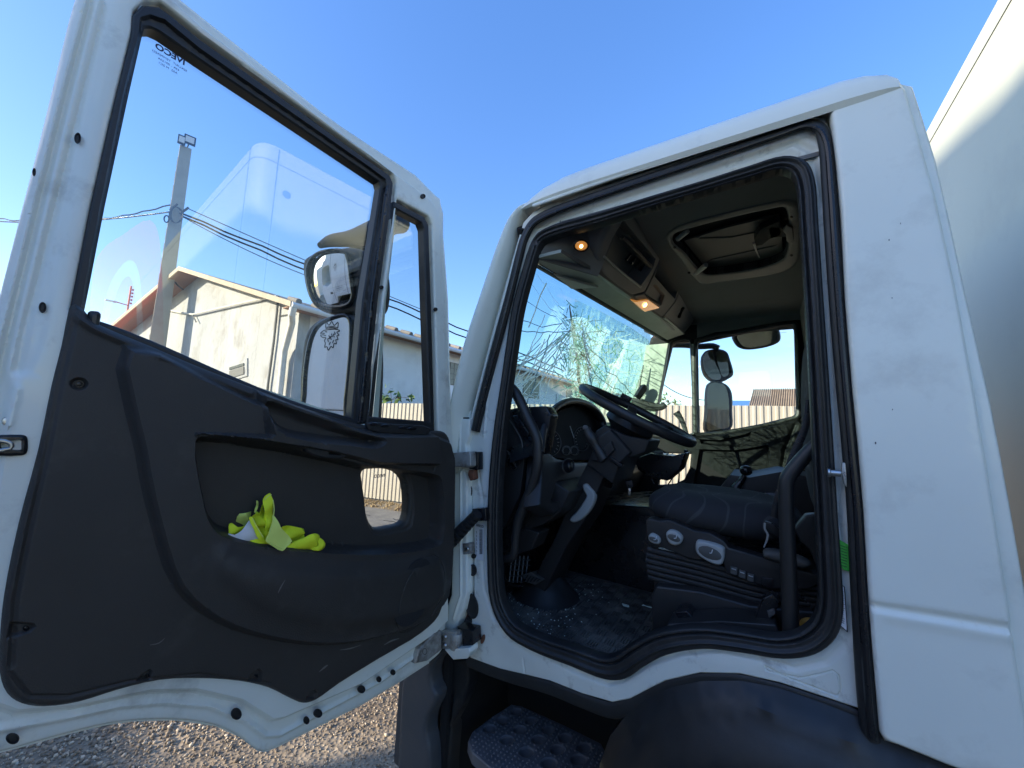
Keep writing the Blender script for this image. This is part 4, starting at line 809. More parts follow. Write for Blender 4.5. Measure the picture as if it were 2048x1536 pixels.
def crack(px_pts, wpx, m_, jit=2.0):
    P = [np.array(p, float) for p in px_pts]; out = []
    for a, b in zip(P[:-1], P[1:]):
        L = np.linalg.norm(b-a); k = max(1, int(L/14))
        for i in range(k): out.append(a+(b-a)*i/k+(RNG.normal(size=2)*jit if i or out else 0))
    out.append(P[-1]); q = P_(WS, [tuple(p) for p in out]); pts = [wpt(*p) for p in q]
    r_ = wpx*1.35*WS.m(*out[0]); q = np.array(q); t_ = np.gradient(q, axis=0); t_ /= np.maximum(np.linalg.norm(t_, axis=1)[:, None], 1e-9)
    Vv = []
    for p, t2 in zip(pts, t_):
        s_ = (-t2[1]*WS.u+t2[0]*WS.v)*r_+WS.n*r_*.6; Vv += [p+s_, p-s_]
    m_.add(Vv, [(2*i, 2*i+2, 2*i+3, 2*i+1) for i in range(len(pts)-1)])
hub = (1148, 690)
left_ends = [(1012, 772), (1014, 760), (1008, 790), (1018, 742), (1022, 728), (1006, 806), (1030, 716), (1010, 782), (1040, 812), (1060, 815), (1025, 812), (1078, 815), (1016, 750)]
for e in left_ends+[(1009, 798), (1011, 777), (1020, 736), (1033, 790), (1045, 770), (1052, 812), (1085, 800)]:
    j = RNG.normal(size=2)*20; mid = ((hub[0]-30+e[0])/2+j[0]*.5, (hub[1]+e[1])/2+j[1]*.5)
    crack([(hub[0]-25+j[0], hub[1]-20+j[1]), mid, e], RNG.uniform(.35, .75), ucr if RNG.random() < .75 else dcr, 1.2)
for e in ((1060, 565), (1072, 548), (1090, 556), (1105, 566), (1048, 600), (1040, 640), (1086, 600), (1120, 575), (1138, 582), (1150, 590), (1160, 596), (1034, 660)):
    j = RNG.normal(size=2)*8; crack([(hub[0]-10+j[0], hub[1]-35+j[1]), ((hub[0]+e[0])/2+j[1], (hub[1]-20+e[1])/2), e], RNG.uniform(.3, .55), dcr if RNG.random() < .55 else ucr, 1.5)
crack([(1092, 566), (1080, 590), (1070, 620), (1056, 655)], .9, ucr, .3)
for e in ((1180, 615), (1205, 640), (1235, 650), (1262, 668), (1290, 690), (1290, 720), (1285, 752), (1278, 780), (1262, 800), (1240, 815), (1215, 820), (1190, 815), (1170, 822), (1192, 628), (1220, 645), (1250, 664), (1276, 678), (1292, 705), (1288, 738), (1282, 766), (1270, 792), (1252, 810), (1228, 818), (1203, 818)):
    j = RNG.normal(size=2)*9; crack([(hub[0]+18+j[0], hub[1]+j[1]), ((hub[0]+e[0])/2+j[0], (hub[1]+e[1])/2+j[1]), e], RNG.uniform(.35, .8), ucr if RNG.random() < .7 else dcr, 3)
# dense shattered web: rings broken into short chords, long-strip zone right of the hub
for k in range(380):
    t = RNG.uniform(0, 2*math.pi); rr = abs(RNG.normal())*34+6; c = np.array([1158+rr*math.cos(t)*.75, 705+rr*1.7*math.sin(t)])
    d_ = RNG.uniform(0, math.pi); L = RNG.uniform(6, 20); v = np.array([math.cos(d_), math.sin(d_)*1.4])*L/2
    if not (1018 < c[0] < 1285 and 590 < c[1] < 820) or c[1] < 575+(c[0]-1090)*.62: continue
    crack([c-v, c+v], RNG.uniform(.3, .6), (ucr, gcr, gcr, dcr)[RNG.integers(4)], .8)
for k in range(260):
    c = np.array([RNG.uniform(1165, 1290), RNG.uniform(640, 815)]); d_ = math.pi/2+RNG.normal()*.6; L = RNG.uniform(8, 30); v = np.array([math.cos(d_), math.sin(d_)])*L/2
    if c[1]-v[1] < 588+(c[0]-1120)*.66: continue
    crack([c-v, c+v], RNG.uniform(.3, .6), (ucr, ucr, gcr, gcr)[RNG.integers(4)], .8)
for k in range(90):
    c = np.array([RNG.uniform(1040, 1200), RNG.uniform(785, 822)]); d_ = RNG.uniform(-.7, .7); L = RNG.uniform(5, 16); v = np.array([math.cos(d_), math.sin(d_)])*L/2
    crack([c-v, c+v], RNG.uniform(.3, .6), ucr, .8)
def stuff(o): o['kind'] = 'stuff'; return o
stuff(ucr.out('bright_cracks', M['crack'], ws_, fixn=False, smooth_=False)); stuff(gcr.out('green_cracks', M['crackg'], ws_, fixn=False, smooth_=False)); stuff(dcr.out('dark_cracks', M['crackd'], ws_, fixn=False, smooth_=False))
fl = MB()
for k in range(420):
    x, y = RNG.uniform(1165, 1290), RNG.uniform(630, 812)
    if RNG.random() < .35: x, y = 1150+RNG.normal()*18, 700+RNG.normal()*60
    if y < 590+(x-1120)*.66: continue
    q = P_(WS, [(x, y)])[0]; p = wpt(*q)+nW*.003; s_ = RNG.uniform(.002, .005) if k % 9 else RNG.uniform(.006, .011); a = RNG.normal(size=3); a /= np.linalg.norm(a); b = np.cross(a, RNG.normal(size=3)); b /= np.linalg.norm(b)
    fl.box(p, (s_, s_*.7, s_*.5), (a, b, np.cross(a, b)))
stuff(fl.out('glass_crumbs', M['shard'], ws_, fixn=False, smooth_=False))
frost = relief('crazed_laminate', WS.off(.0045), P_(WS, [(1150, 598), (1200, 622), (1262, 656), (1296, 680), (1300, 700), (1284, 790), (1266, 838), (1150, 838), (1140, 740), (1142, 660)]), glassmat('crazed_glass', tint=(.93, .99, .96), F0=0, dust=.20, dustcol=(.66, .90, .80), dsc=26, tl=True, stretch=(1.3, 1.3, .8), lo=.45, hi=.72), ws_, res=.05, thick=.001, curve=wdef)
# wiper / splintered trim standing up outside
strip('wiper_arm', WS.off(-.05), [(1139, 612, 2), (1143, 640, 3.5), (1148, 670, 5), (1153, 700, 6), (1157, 740, 6.5), (1159, 790, 6), (1160, 840, 5)], M['gloss'], truck, n=7, sm=4, flat=.4)
strip('wiper_splinter', WS.off(-.045), [(1139, 610, 1), (1144, 640, 2.5), (1151, 672, 2.5), (1154, 690, 1)], M['orange'], truck, n=5, sm=3, flat=.4)

# dashboard
dash_s = [(1003, 822), (1040, 814), (1092, 812), (1102, 830), (1096, 860), (1088, 900), (1080, 950), (1062, 1010), (1035, 1060), (1010, 1108), (980, 1110), (975, 1000), (985, 880)]
slab('dash_end_panel', .14, .20, [(1003, 826), (1016, 822), (1046, 884), (1048, 925), (1040, 990), (1012, 1050), (1000, 1060), (975, 1050), (978, 900)], M['plastic2'], truck, bevel=.004)
slab('dash_side', .17, .24, dash_s, M['gloss'], truck, bevel=.006)
DV = Pl((0, .132, 0), (0, -1, 0))
vt = relief('side_air_vent', DV, P_(DV, [(1012, 900), (1024, 894), (1034, 902), (1037, 920), (1034, 934), (1026, 940), (1016, 932), (1010, 915)], 4), M['gloss'], truck, res=.006, thick=.01, feats=[('in', P_(DV, [(1013, 902), (1024, 897), (1032, 905), (1034, 920), (1031, 932), (1025, 937), (1017, 929), (1013, 914)], 3), -.008, .004)])
for k in range(5): strip('vent_slat', DV.off(.0), [(1013+k*3.2, 904+k*6.0-3, 1.3), (1025+k*2.2, 914+k*6.0-3, 1.3)], M['greyplastic'], vt, sm=1, n=5)
strip('dash_edge_trim', DV.off(.004), [(1008, 826, 1.4), (1030, 856, 1.4), (1044, 884, 1.4), (1045, 905, 1.4)], M['greyplastic'], truck, sm=3, n=5)
slab('side_lamp_slot', .125, .14, [(1024, 832), (1034, 830), (1058, 866), (1056, 874), (1047, 874), (1030, 846)], M['gloss'], truck, bevel=.003)
# dash top shelf across the cab and front liner down to the floor
MB().prism([(-1.03, .20, 1.70), (-1.02, .20, 1.78), (-.96, .20, 1.80), (-.84, .20, 1.79), (-.80, .20, 1.70), (-.82, .20, 1.46), (-.90, .20, 1.34), (-1.0, .20, 1.30)], (0, .95, 0)).out('dashboard', M['plastic2'], truck, bevel=.012)
MB().prism([(-1.03, 1.11, 1.50), (-1.02, 1.11, 1.60), (-.92, 1.11, 1.66), (-.80, 1.11, 1.62), (-.76, 1.11, 1.45), (-.84, 1.11, 1.25), (-1.0, 1.11, 1.10)], (0, .84, 0)).out('dashboard_right', M['plastic2'], truck, bevel=.012)
MB().box((-1.0, 1.05, 1.35), (.04, 1.9, .78)).out('front_liner', M['gloss'], truck)
# engine tunnel and console between seats
MB().prism([(-.98, .80, .98), (-.98, .86, 1.30), (-.60, .86, 1.36), (-.15, .88, 1.40), (.36, .88, 1.40), (.36, .80, .98)], (0, .62, 0)).out('engine_tunnel', M['gloss'], truck, bevel=.02)
# instrument hood and cluster
DP = Pl((-.72, 0, 1.72), (1, 0, .28))
hoodp = [(1082, 906), (1086, 868), (1098, 832), (1116, 812), (1142, 802), (1166, 806), (1188, 818), (1204, 840), (1210, 870), (1212, 905)]
hood = strip('instrument_hood', DP, [(x, y, 7) for x, y in hoodp], M['plastic2'], truck, sm=5, n=12)
hb2 = MB(); hp = smooth([DP.hit(*p) for p in hoodp], 4, False); m_ = len(hp); hb2.add(list(hp)+[p+np.array([-.14, 0, -.05]) for p in hp], [(i, i+1, i+1+m_, i+m_) for i in range(m_-1)]+[tuple(range(m_, 2*m_))]); hb2.out('hood_shell', M['gloss'], truck, fixn=False)
DF = Pl((-.755, 0, 1.72), (1, 0, .28))
relief('dash_fascia', DF.off(.005), P_(DF, [(1080, 960), (1082, 905), (1090, 900), (1110, 916), (1140, 924), (1180, 924), (1215, 905), (1235, 950), (1200, 990), (1150, 1010), (1120, 1020), (1105, 1030), (1076, 1010)]), M['plastic2'], truck, res=.02, thick=.06, edge=.008, feats=[('in', P_(DF, [(1112, 962), (1150, 955), (1142, 1000), (1098, 1006)]), -.035, .010)])
clu = relief('instrument_cluster', DF, P_(DF, [(1088, 905), (1092, 868), (1104, 838), (1122, 820), (1145, 812), (1170, 816), (1190, 830), (1202, 860), (1206, 900), (1180, 920), (1140, 920), (1110, 914)]), M['dialm'], truck, res=.02, thick=.02)
for (x, y, rx_, ry_) in ((1098, 886, 24, 27), (1164, 878, 16, 24), (1133, 901, 9, 9), (1149, 901, 9, 9)):
    disc('dial', DF.off(.003), x, y, rx_*.9, ry_*.9, M['dialm'], clu, dome=.0, n=28)
    strip('dial_ring', DF.off(.004), [(x+rx_*math.cos(a), y+ry_*math.sin(a), .9) for a in np.linspace(0, 2*math.pi, 25)[:-1]], M['greyplastic'], clu, closed=True, sm=1, n=5)
    tk = MB()
    for a in np.linspace(.8*math.pi, 2.3*math.pi, 15):
        p0, p1 = DF.off(.005).hit(x+rx_*.86*math.cos(a), y+ry_*.86*math.sin(a)), DF.off(.005).hit(x+rx_*.72*math.cos(a), y+ry_*.72*math.sin(a)); tk.tube([p0, p1], .0011, 4)
    tk.out('dial_ticks', M['lightgrey'], clu, fixn=False)['kind'] = 'stuff'
strip('gauge_needle', DF.off(.01), [(1140, 852, 1), (1148, 876, .8)], M['lightgrey'], clu, sm=1, n=5)
kn = MB(); kc = DF.off(.02).hit(1137, 932); kn.lathe([(.030, -.01), (.030, .012), (.024, .018), (.022, .010), (.012, .010), (.012, .016), (.001, .016)], kc, DF.n, 24, False); kn.out('light_switch', M['gloss'], truck)
strip('switch_ring', DF.off(.036), [(1137+12*math.cos(a), 932+15*math.sin(a), 1) for a in np.linspace(0, 2*math.pi, 19)[:-1]], M['greyplastic'], truck, closed=True, sm=1, n=5)
# door-side shelf of the dash and lower liner
slab('dash_lower', .22, .60, [(1070, 960), (1110, 965), (1140, 985), (1120, 1025), (1085, 1050), (1050, 1062), (1010, 1080), (1000, 1060), (1040, 1030)], M['plastic2'], truck, bevel=.008)
slab('dash_stalk_frame', .26, .34, [(1078, 930), (1092, 960), (1106, 970), (1092, 1020), (1078, 1022), (1086, 975), (1072, 950)], M['plastic2'], truck, bevel=.004)
slab('kick_panel', .20, .30, [(1000, 1080), (1050, 1056), (1078, 1066), (1064, 1100), (1030, 1110), (1000, 1114)], M['plastic2'], truck, bevel=.008)
# vent grid and pedals
PG = Pl((-.97, 0, 1.05), (1, -.2, .2)); vg = MB()
for k in range(5): vg.tube([PG.hit(1024+k*8, 1112), PG.hit(1018+k*8, 1165)], .004, 5)
for k in range(5): vg.tube([PG.hit(1018, 1118+k*11), PG.hit(1060, 1120+k*11)], .004, 5)
vg.out('footwell_grille', M['plastic2'], truck, fixn=False)
strip('grille_ring', PG, [(1034+28*math.cos(a), 1140+32*math.sin(a), 3) for a in np.linspace(.5, math.pi*1.3, 12)], M['gloss'], truck, sm=2, n=6)
pd = MB().prism([on(1, .34, *p) for p in ((1044, 1150), (1062, 1144), (1086, 1160), (1070, 1170), (1050, 1164))], (0, .07, -.01)).out('pedal', M['greyplastic'], truck, bevel=.003)
for k in range(5): strip('pedal_rib', Pl((0, .335, 0), (0, -1, 0)), [(1048+k*6.5, 1163-k*0, 1.2), (1056+k*6, 1150+k*2, 1.2)], M['gloss'], pd, sm=1, n=5)
# steering column shroud
slab('column_shroud', .36, .56, [(1190, 862), (1210, 850), (1250, 870), (1300, 880), (1290, 905), (1262, 915), (1232, 915), (1205, 960), (1170, 1040), (1135, 1090), (1105, 1150), (1090, 1185), (1075, 1200), (1052, 1200), (1058, 1180), (1085, 1120), (1105, 1085), (1120, 1050), (1150, 975), (1170, 935), (1188, 900)], M['plastic2'], truck, bevel=.012)
slab('column_upper_cover', .33, .60, [(1172, 930), (1196, 874), (1220, 858), (1262, 905), (1240, 925), (1225, 968), (1200, 950), (1186, 938)], M['plastic2'], truck, bevel=.010)
slab('column_slot', .322, .34, [(1214, 912), (1220, 912), (1246, 930), (1242, 935), (1234, 932), (1216, 919)], M['gloss'], truck, bevel=.002)
COL_ = Pl((0, .345, 0), (0, -1, 0))
relief('column_lever', COL_, P_(COL_, [(1165, 970), (1172, 968), (1180, 976), (1189, 988), (1188, 1004), (1176, 1026), (1158, 1042), (1144, 1045), (1138, 1040), (1152, 1024), (1166, 1004), (1172, 992), (1166, 980)], 4), M['lightgrey'], truck, res=.008, thick=.02, edge=.006)
strip('stalk_switch', Pl((0, .30, 0), (.3, -1, 0)), [(1172, 857, 9), (1176, 866, 9), (1180, 872, 11), (1185, 880, 11), (1190, 890, 8.5), (1200, 906, 10), (1206, 918, 11)], M['plastic2'], truck, sm=2, n=14)
disc('stalk_button', Pl((0, .29, 0), (.3, -1, 0)), 1171, 855, 6, 5, M['greyplastic'], truck, dome=.004)
slab('stalk_base', .31, .36, [(1192, 905), (1222, 882), (1228, 900), (1204, 925), (1182, 920)], M['plastic2'], truck, bevel=.004)
# floor gaiter at the foot of the column
MB().lathe([(.16, .0), (.13, .02), (.11, .05), (.085, .07), (.06, .09)], on(2, .985, 1085, 1195)+np.array([0, .03, 0]), (0, 0, 1), 24, False).out('column_gaiter', M['plastic2'], truck)
# steering wheel
E1, E2 = on(1, .46, 1170, 774), on(1, .46, 1389, 889)
swc = (E1+E2)/2; ax1 = (E2-E1); Rw = np.linalg.norm(ax1)/2-.012; ax1 /= np.linalg.norm(ax1); ax2 = np.array([0, 1., 0]); nsw = np.cross(ax1, ax2); nsw *= np.sign(nsw[2])
sw_pts = [swc+Rw*(ax1*math.cos(a)+ax2*math.sin(a)) for a in np.linspace(0, 2*math.pi, 61)[:-1]]
swh = MB().tube(sw_pts, .0165, 14, True, nrm=nsw, flat=1.15).out('steering_wheel', M['plastic2'], truck)
hubc = swc-nsw*.05
MB().lathe([(.001, .040), (.07, .036), (.10, .018), (.105, -.01), (.07, -.04), (.05, -.09), (.001, -.09)], hubc, nsw, 28, False).out('wheel_hub', M['plastic2'], swh)
for a in (.35, math.pi-.35, math.pi+.5, -.5):
    d_ = ax1*math.cos(a+math.pi/2)+ax2*math.sin(a+math.pi/2); s_ = np.cross(nsw, d_)
    MB().box(hubc+d_*(Rw*.55)+nsw*.028, (Rw*1.0, .045, .014), (d_*.98+nsw*.2, s_, nsw)).out('wheel_spoke', M['plastic2'], swh, bevel=.004)
MB().lathe([(.001, 0), (.04, 0), (.05, -.10), (.06, -.22)], hubc-nsw*.06, nsw, 20, False).out('steering_shaft', M['gloss'], truck)
MB().box(on(1, .72, 1252, 796), (.05, .03, .03), (ax1, ax2, nsw)).out('wheel_knob_base', M['gloss'], swh, bevel=.004)
# loose wiring and broken bits under the wheel
for k in range(9):
    x0, y0 = RNG.uniform(1295, 1340), RNG.uniform(905, 925); strip('loose_wire', Pl((0, .85, 0), (0, -1, 0)), [(x0, y0, 1.5), (x0+RNG.uniform(-18, 22), y0+22, 1.5), (x0+RNG.uniform(-20, 20), y0+52, 1.3)], M['gloss'], truck, sm=4, n=5)
slab('broken_shroud', .8, .95, [(1268, 918), (1300, 906), (1345, 912), (1372, 905), (1360, 940), (1335, 962), (1300, 955), (1276, 940)], M['gloss'], truck, bevel=.01)
strip('stalk_right', Pl((0, .85, 0), (0, -1, 0)), [(1276, 928, 3), (1290, 914, 4), (1310, 908, 6), (1326, 904, 3)], M['greyplastic'], truck, sm=3, n=8)
strip('hooked_hose', Pl((0, .9, 0), (0, -1, 0)), [(1372, 900, 4), (1370, 916, 4), (1358, 928, 4), (1348, 924, 3)], M['gloss'], truck, sm=3, n=8)
# ignition key
ky = root('key', on(1, .42, 1258, 985)*np.array([1, 1, 1]), 'small silver key hanging from its lock under the steering wheel', 'key')
slab('key_blade', .42, .424, [(1256, 975), (1261, 975), (1261, 990), (1258, 992), (1256, 988)], M['chrome'], ky, bevel=.0005)
slab('key_head', .418, .428, [(1250, 962), (1264, 961), (1266, 972), (1261, 977), (1254, 977)], M['gloss'], ky, bevel=.002)
# grab handles
strip('front_grab_handle', SIDE.off(-.10), [(1000, 762, 8.0), (1012, 768, 9.6), (1028, 782, 10.4), (1042, 806, 10.4), (1056, 838, 10.4), (1068, 862, 10.4), (1074, 880, 10.4), (1076, 905, 10.4), (1074, 935, 10.4), (1064, 970, 9.6), (1048, 1010, 9.6), (1036, 1045, 9.6), (1031, 1080, 8.8), (1029, 1104, 8.8), (1024, 1114, 8.8), (1010, 1118, 8.0), (990, 1120, 8.0)], M['plastic2'], truck, sm=5, n=18)
strip('rear_grab_handle', SIDE.off(-.09), [(1650, 880, 9.2), (1636, 886, 10.9), (1616, 905, 12.6), (1588, 938, 13.4), (1574, 960, 13.4), (1572, 985, 13.4), (1574, 1060, 13.4), (1578, 1160, 14.3), (1582, 1275, 14.3), (1583, 1310, 13.4)], M['plastic2'], truck, sm=5, n=18)
# floor with pressed tread pattern
FL_ = Pl((0, 0, .985), (0, 0, 1))
def flv(x, y): return ((np.array([x, y, .985])-FL_.P)@FL_.u, (np.array([x, y, .985])-FL_.P)@FL_.v)
fp = np.array([flv(-1.0, .05), flv(.36, .05), flv(.36, .84), flv(-1.0, .84)])
mat_f = relief('floor_mat', FL_, fp, M['floor'], truck, res=.05, thick=.01, back=False)
td = MB()
for i in range(-2, 26):
    for j in range(0, 16):
        x0, y0 = -.97+i*.045, .07+j*.045
        if x0 > -.28 and y0 > .10 or x0 > .1: continue
        for k in range(4):
            t = (k-1.5)*.0095
            if (i+j) % 2: td.box((x0+t, y0, .9875), (.0045, .036, .006))
            else: td.box((x0, y0+t, .9875), (.036, .0045, .006))
stuff(td.out('mat_tread', M['floor'], mat_f, fixn=False, smooth_=False))
# seat
def blob(name, c, size, mt, par, ex=3.2, n=22, deform=None):
    V = []; Fc = []
    for i in range(n+1):
        ph = -math.pi/2+math.pi*i/n
        for j in range(2*n):
            th = math.pi*j/n; f = lambda w_, e: math.copysign(abs(w_)**(2/e), w_)
            p = np.array([f(math.cos(ph), ex)*f(math.cos(th), ex), f(math.cos(ph), ex)*f(math.sin(th), ex), f(math.sin(ph), 2.4)])*np.array(size)/2
            if deform: p = deform(p)
            V.append(p+np.array(c))
    m = 2*n; Fc = [(i*m+j, i*m+(j+1) % m, (i+1)*m+(j+1) % m, (i+1)*m+j) for i in range(n) for j in range(m)]
    return mesh(name, V, Fc, mt, par, angle=60)
def seatdef(p):
    p = p.copy(); u_ = (p[0]+.21)/.42; p[2] += -.010*np.cos(u_*math.pi)+.0*u_; 
    if p[2] > 0: p[2] -= .018*math.exp(-(p[1]/.14)**2)*(1 if p[0] > -.15 else .4)
    return p
st_fab = M['fabric']; nf = st_fab.node_tree; bs = nf.nodes['Principled BSDF']
wv = nf.nodes.new('ShaderNodeTexWave'); wv.inputs['Scale'].default_value = 4.2; wv.inputs['Distortion'].default_value = 11; wv.inputs['Detail'].default_value = 1.0; wv.inputs['Detail Scale'].default_value = 1.1
tcn = nf.nodes.new('ShaderNodeTexCoord'); nf.links.new(tcn.outputs['Object'], wv.inputs['Vector'])
rp = nf.nodes.new('ShaderNodeValToRGB'); rp.color_ramp.elements[0].position = .955; rp.color_ramp.elements[0].color = (.022, .023, .026, 1); rp.color_ramp.elements[1].position = .985; rp.color_ramp.elements[1].color = (.045, .047, .05, 1)
nf.links.new(wv.outputs[0], rp.inputs[0]); nf.links.new(rp.outputs[0], bs.inputs['Base Color'])
cus = blob('seat_cushion', (-.125, .48, 1.475), (.50, .50, .145), M['fabric'], truck, deform=seatdef)
rot_ = Matrix.Translation(Vector((-.125, .48-1.05, 1.475)))@Matrix.Rotation(R(5), 4, 'Y')@Matrix.Translation(Vector((.125, 1.05-.48, -1.475)))
cus.data.transform(rot_)
blob('seat_back', (.20, .50, 1.82), (.15, .48, .72), M['fabric'], truck, ex=3)
slab('seat_side_cover', .205, .26, [(1291, 1040), (1300, 1037), (1318, 1042), (1338, 1040), (1362, 1050), (1390, 1062), (1420, 1066), (1448, 1082), (1458, 1096), (1500, 1108), (1560, 1126), (1600, 1140), (1638, 1150), (1642, 1165), (1620, 1178), (1590, 1180), (1540, 1178), (1452, 1146), (1446, 1125), (1380, 1118), (1326, 1096), (1300, 1092), (1292, 1070)], M['plastic2'], truck, bevel=.008)
SK = Pl((0, .20, 0), (0, -1, 0))
for nm, pts in (('seat_rocker', [(1299, 1070), (1304, 1066), (1314, 1070), (1321, 1078), (1320, 1086), (1308, 1085), (1300, 1079)]), ('seat_rocker', [(1334, 1064), (1342, 1059), (1356, 1063), (1366, 1074), (1363, 1085), (1350, 1089), (1338, 1082)]), ('seat_slide_handle', [(1395, 1080), (1410, 1081), (1448, 1094), (1450, 1102), (1446, 1124), (1438, 1128), (1415, 1120), (1396, 1106), (1392, 1094)])):
    b_ = relief(nm, SK.off(.018), P_(SK, pts, 4), M['lightgrey'], truck, res=.006, thick=.03, edge=.006)
    c = np.mean(pts, 0); rr = (np.ptp(np.array(pts)[:, 0])/2)
    relief('rocker_face', SK.off(.0205), P_(SK, [(c[0]+rr*.8*math.cos(a)*1.0, c[1]+rr*.42*math.sin(a)+rr*.26*math.cos(a)) for a in np.linspace(0, 6.28, 15)[:-1]]), M['greyplastic'], b_, res=.01, thick=.003, edge=.002)
    strip('seat_symbol', SK.off(.025), [(c[0]-2, c[1]+3, .8), (c[0]+2, c[1]+3, .8), (c[0]+4, c[1]-4, .8)], M['label'], b_, sm=1, n=4)
for k in range(3):
    x = 1461+17*k; y = 1133+k*7
    s__ = slab('seat_button', .197, .21, [(x, y), (x+13.5, y+4), (x+13, y+18), (x-.5, y+14)], M['greyplastic'], truck, bevel=.0015)
    strip('button_mark', SK.off(.0045), [(x+2, y+4, 1), (x+11, y+7, 1)], M['lightgrey'], s__, sm=1, n=4)
slab('heater_switch', .199, .21, [(1523, 1155), (1546, 1159), (1544, 1178), (1524, 1172)], M['gloss'], truck, bevel=.002)
relief('recline_lever', SK.off(.012), P_(SK, [(1526, 1104), (1534, 1099), (1556, 1101), (1590, 1110), (1618, 1122), (1624, 1130), (1612, 1138), (1580, 1132), (1545, 1122), (1528, 1114)], 4), M['greyplastic'], truck, res=.01, thick=.02, edge=.012)
# bellows
for k in range(6):
    y = 1098+k*11; w_ = 9+k*0
    path = [(1293+abs(k-2)*1.5, y, 6.5), (1330, y+9, 6.5), (1400, y+26, 6.5), (1500, y+54, 6.5), (1570, y+70, 6.5), (1640, y+80, 6.5)]
    strip('bellows_fold', Pl((0, .225+.006*k, 0), (0, -1, 0)), path, M['rubber'], truck, sm=4, n=10)
MB().box((-.10, .50, 1.22), (.44, .50, .22)).out('seat_suspension', M['gloss'], truck)
slab('seat_plinth', .20, .74, [(1302, 1192), (1312, 1172), (1400, 1184), (1500, 1212), (1600, 1222), (1680, 1228), (1680, 1320), (1310, 1300), (1304, 1262)], M['plastic2'], truck, bevel=.008)
slab('plinth_bracket', .13, .2, [(1350, 1225), (1374, 1222), (1382, 1232), (1390, 1246), (1336, 1250), (1338, 1244), (1358, 1240)], M['gloss'], truck, bevel=.003)
slab('sill_step_cover', .09, .19, [(1335, 1248), (1440, 1242), (1552, 1250), (1562, 1278), (1500, 1284), (1400, 1276), (1330, 1288), (1310, 1300)], M['plastic2'], truck, bevel=.005)
slab('seat_recliner_cover', .20, .24, [(1588, 1058), (1612, 1030), (1642, 1028), (1652, 1060), (1655, 1160), (1640, 1150), (1620, 1100), (1600, 1082)], M['plastic2'], truck, bevel=.006)
# seat belt
strip('seat_belt', Pl((0, .16, 0), (0, -1, 0)), [(1618, 800, 5), (1612, 850, 6), (1596, 890, 7), (1580, 930, 7), (1560, 985, 7), (1548, 1035, 7)], M['gloss'], truck, sm=3, n=6, flat=.12)
slab('belt_buckle', .185, .20, [(1530, 1042), (1548, 1048), (1562, 1062), (1560, 1076), (1540, 1066), (1528, 1056)], M['gloss'], truck, bevel=.003)
strip('belt_stalk', Pl((0, .18, 0), (0, -1, 0)), [(1530, 1046, 2), (1530, 1058, 2), (1536, 1070, 2), (1528, 1095, 1.2)], M['lightgrey'], truck, sm=3, n=5)
# centre console, gear lever
slab('centre_console', .86, 1.25, [(1440, 975), (1460, 950), (1500, 955), (1560, 944), (1600, 950), (1640, 960), (1640, 1060), (1440, 1030)], M['plastic2'], truck, bevel=.012)
relief('console_tray', Pl((0, .84, 1.5), (0, -1, .3)), P_(Pl((0, .84, 1.5), (0, -1, .3)), [(1486, 985), (1556, 984), (1560, 996), (1490, 992)]), M['gloss'], truck, res=.02, thick=.01, edge=.003)
gl_ = on(1, .85, 1478, 980)
strip('gear_lever', Pl((0, .85, 0), (0, -1, 0)), [(1470, 984, 13), (1474, 972, 9), (1482, 962, 6), (1489, 950, 5)], M['gloss'], truck, sm=3, n=12)
blob('gear_knob', on(1, .85, 1492, 941), (.05, .05, .045), M['gloss'], truck, ex=2)
relief('console_papers', Pl((0, .90, 1.5), (0, -.5, 1)), P_(Pl((0, .90, 1.5), (0, -.5, 1)), [(1512, 962), (1545, 950), (1560, 952), (1558, 968), (1530, 972)]), M['chrome'], truck, res=.02, thick=.002, curve=lambda U: .01*np.sin(U[:, 0]*90)*np.cos(U[:, 1]*70))

# ================================================================ LOOSE THINGS
# handset on its curly cord
hs = root('handset', on(1, .14, 1540, 1215), 'black radio handset lying beside the seat plinth with a curly cord', 'radio handset')
slab('handset_body', .13, .165, [(1508, 1240), (1528, 1196), (1545, 1188), (1562, 1202), (1554, 1220), (1540, 1243), (1530, 1250)], M['gloss'], hs, bevel=.004)
slab('handset_button', .124, .135, [(1534, 1222), (1548, 1218), (1552, 1228), (1538, 1236)], M['greyplastic'], hs, bevel=.002)
cc = [on(1, .15, 1545+90*t+8*math.sin(t*3), 1192-12*math.sin(t*3.1)+46*t*t+3*math.cos(t*75)) + np.array([0, .006*math.sin(t*75), 0]) for t in np.linspace(0, 1, 260)]
MB().tube(cc, .0018, 5).out('curly_cord', M['gloss'], hs)
orr = root('strap', on(1, .12, 1620, 1248), 'short orange strap loop on the floor behind the rear grab handle', 'strap')
strip('strap_loop', Pl((0, .13, 0), (0, -1, 0)), [(1604, 1252, 4), (1606, 1244, 5), (1618, 1240, 5), (1632, 1244, 4), (1636, 1250, 4), (1622, 1252, 3)], M['orange'], orr, sm=4, n=8)
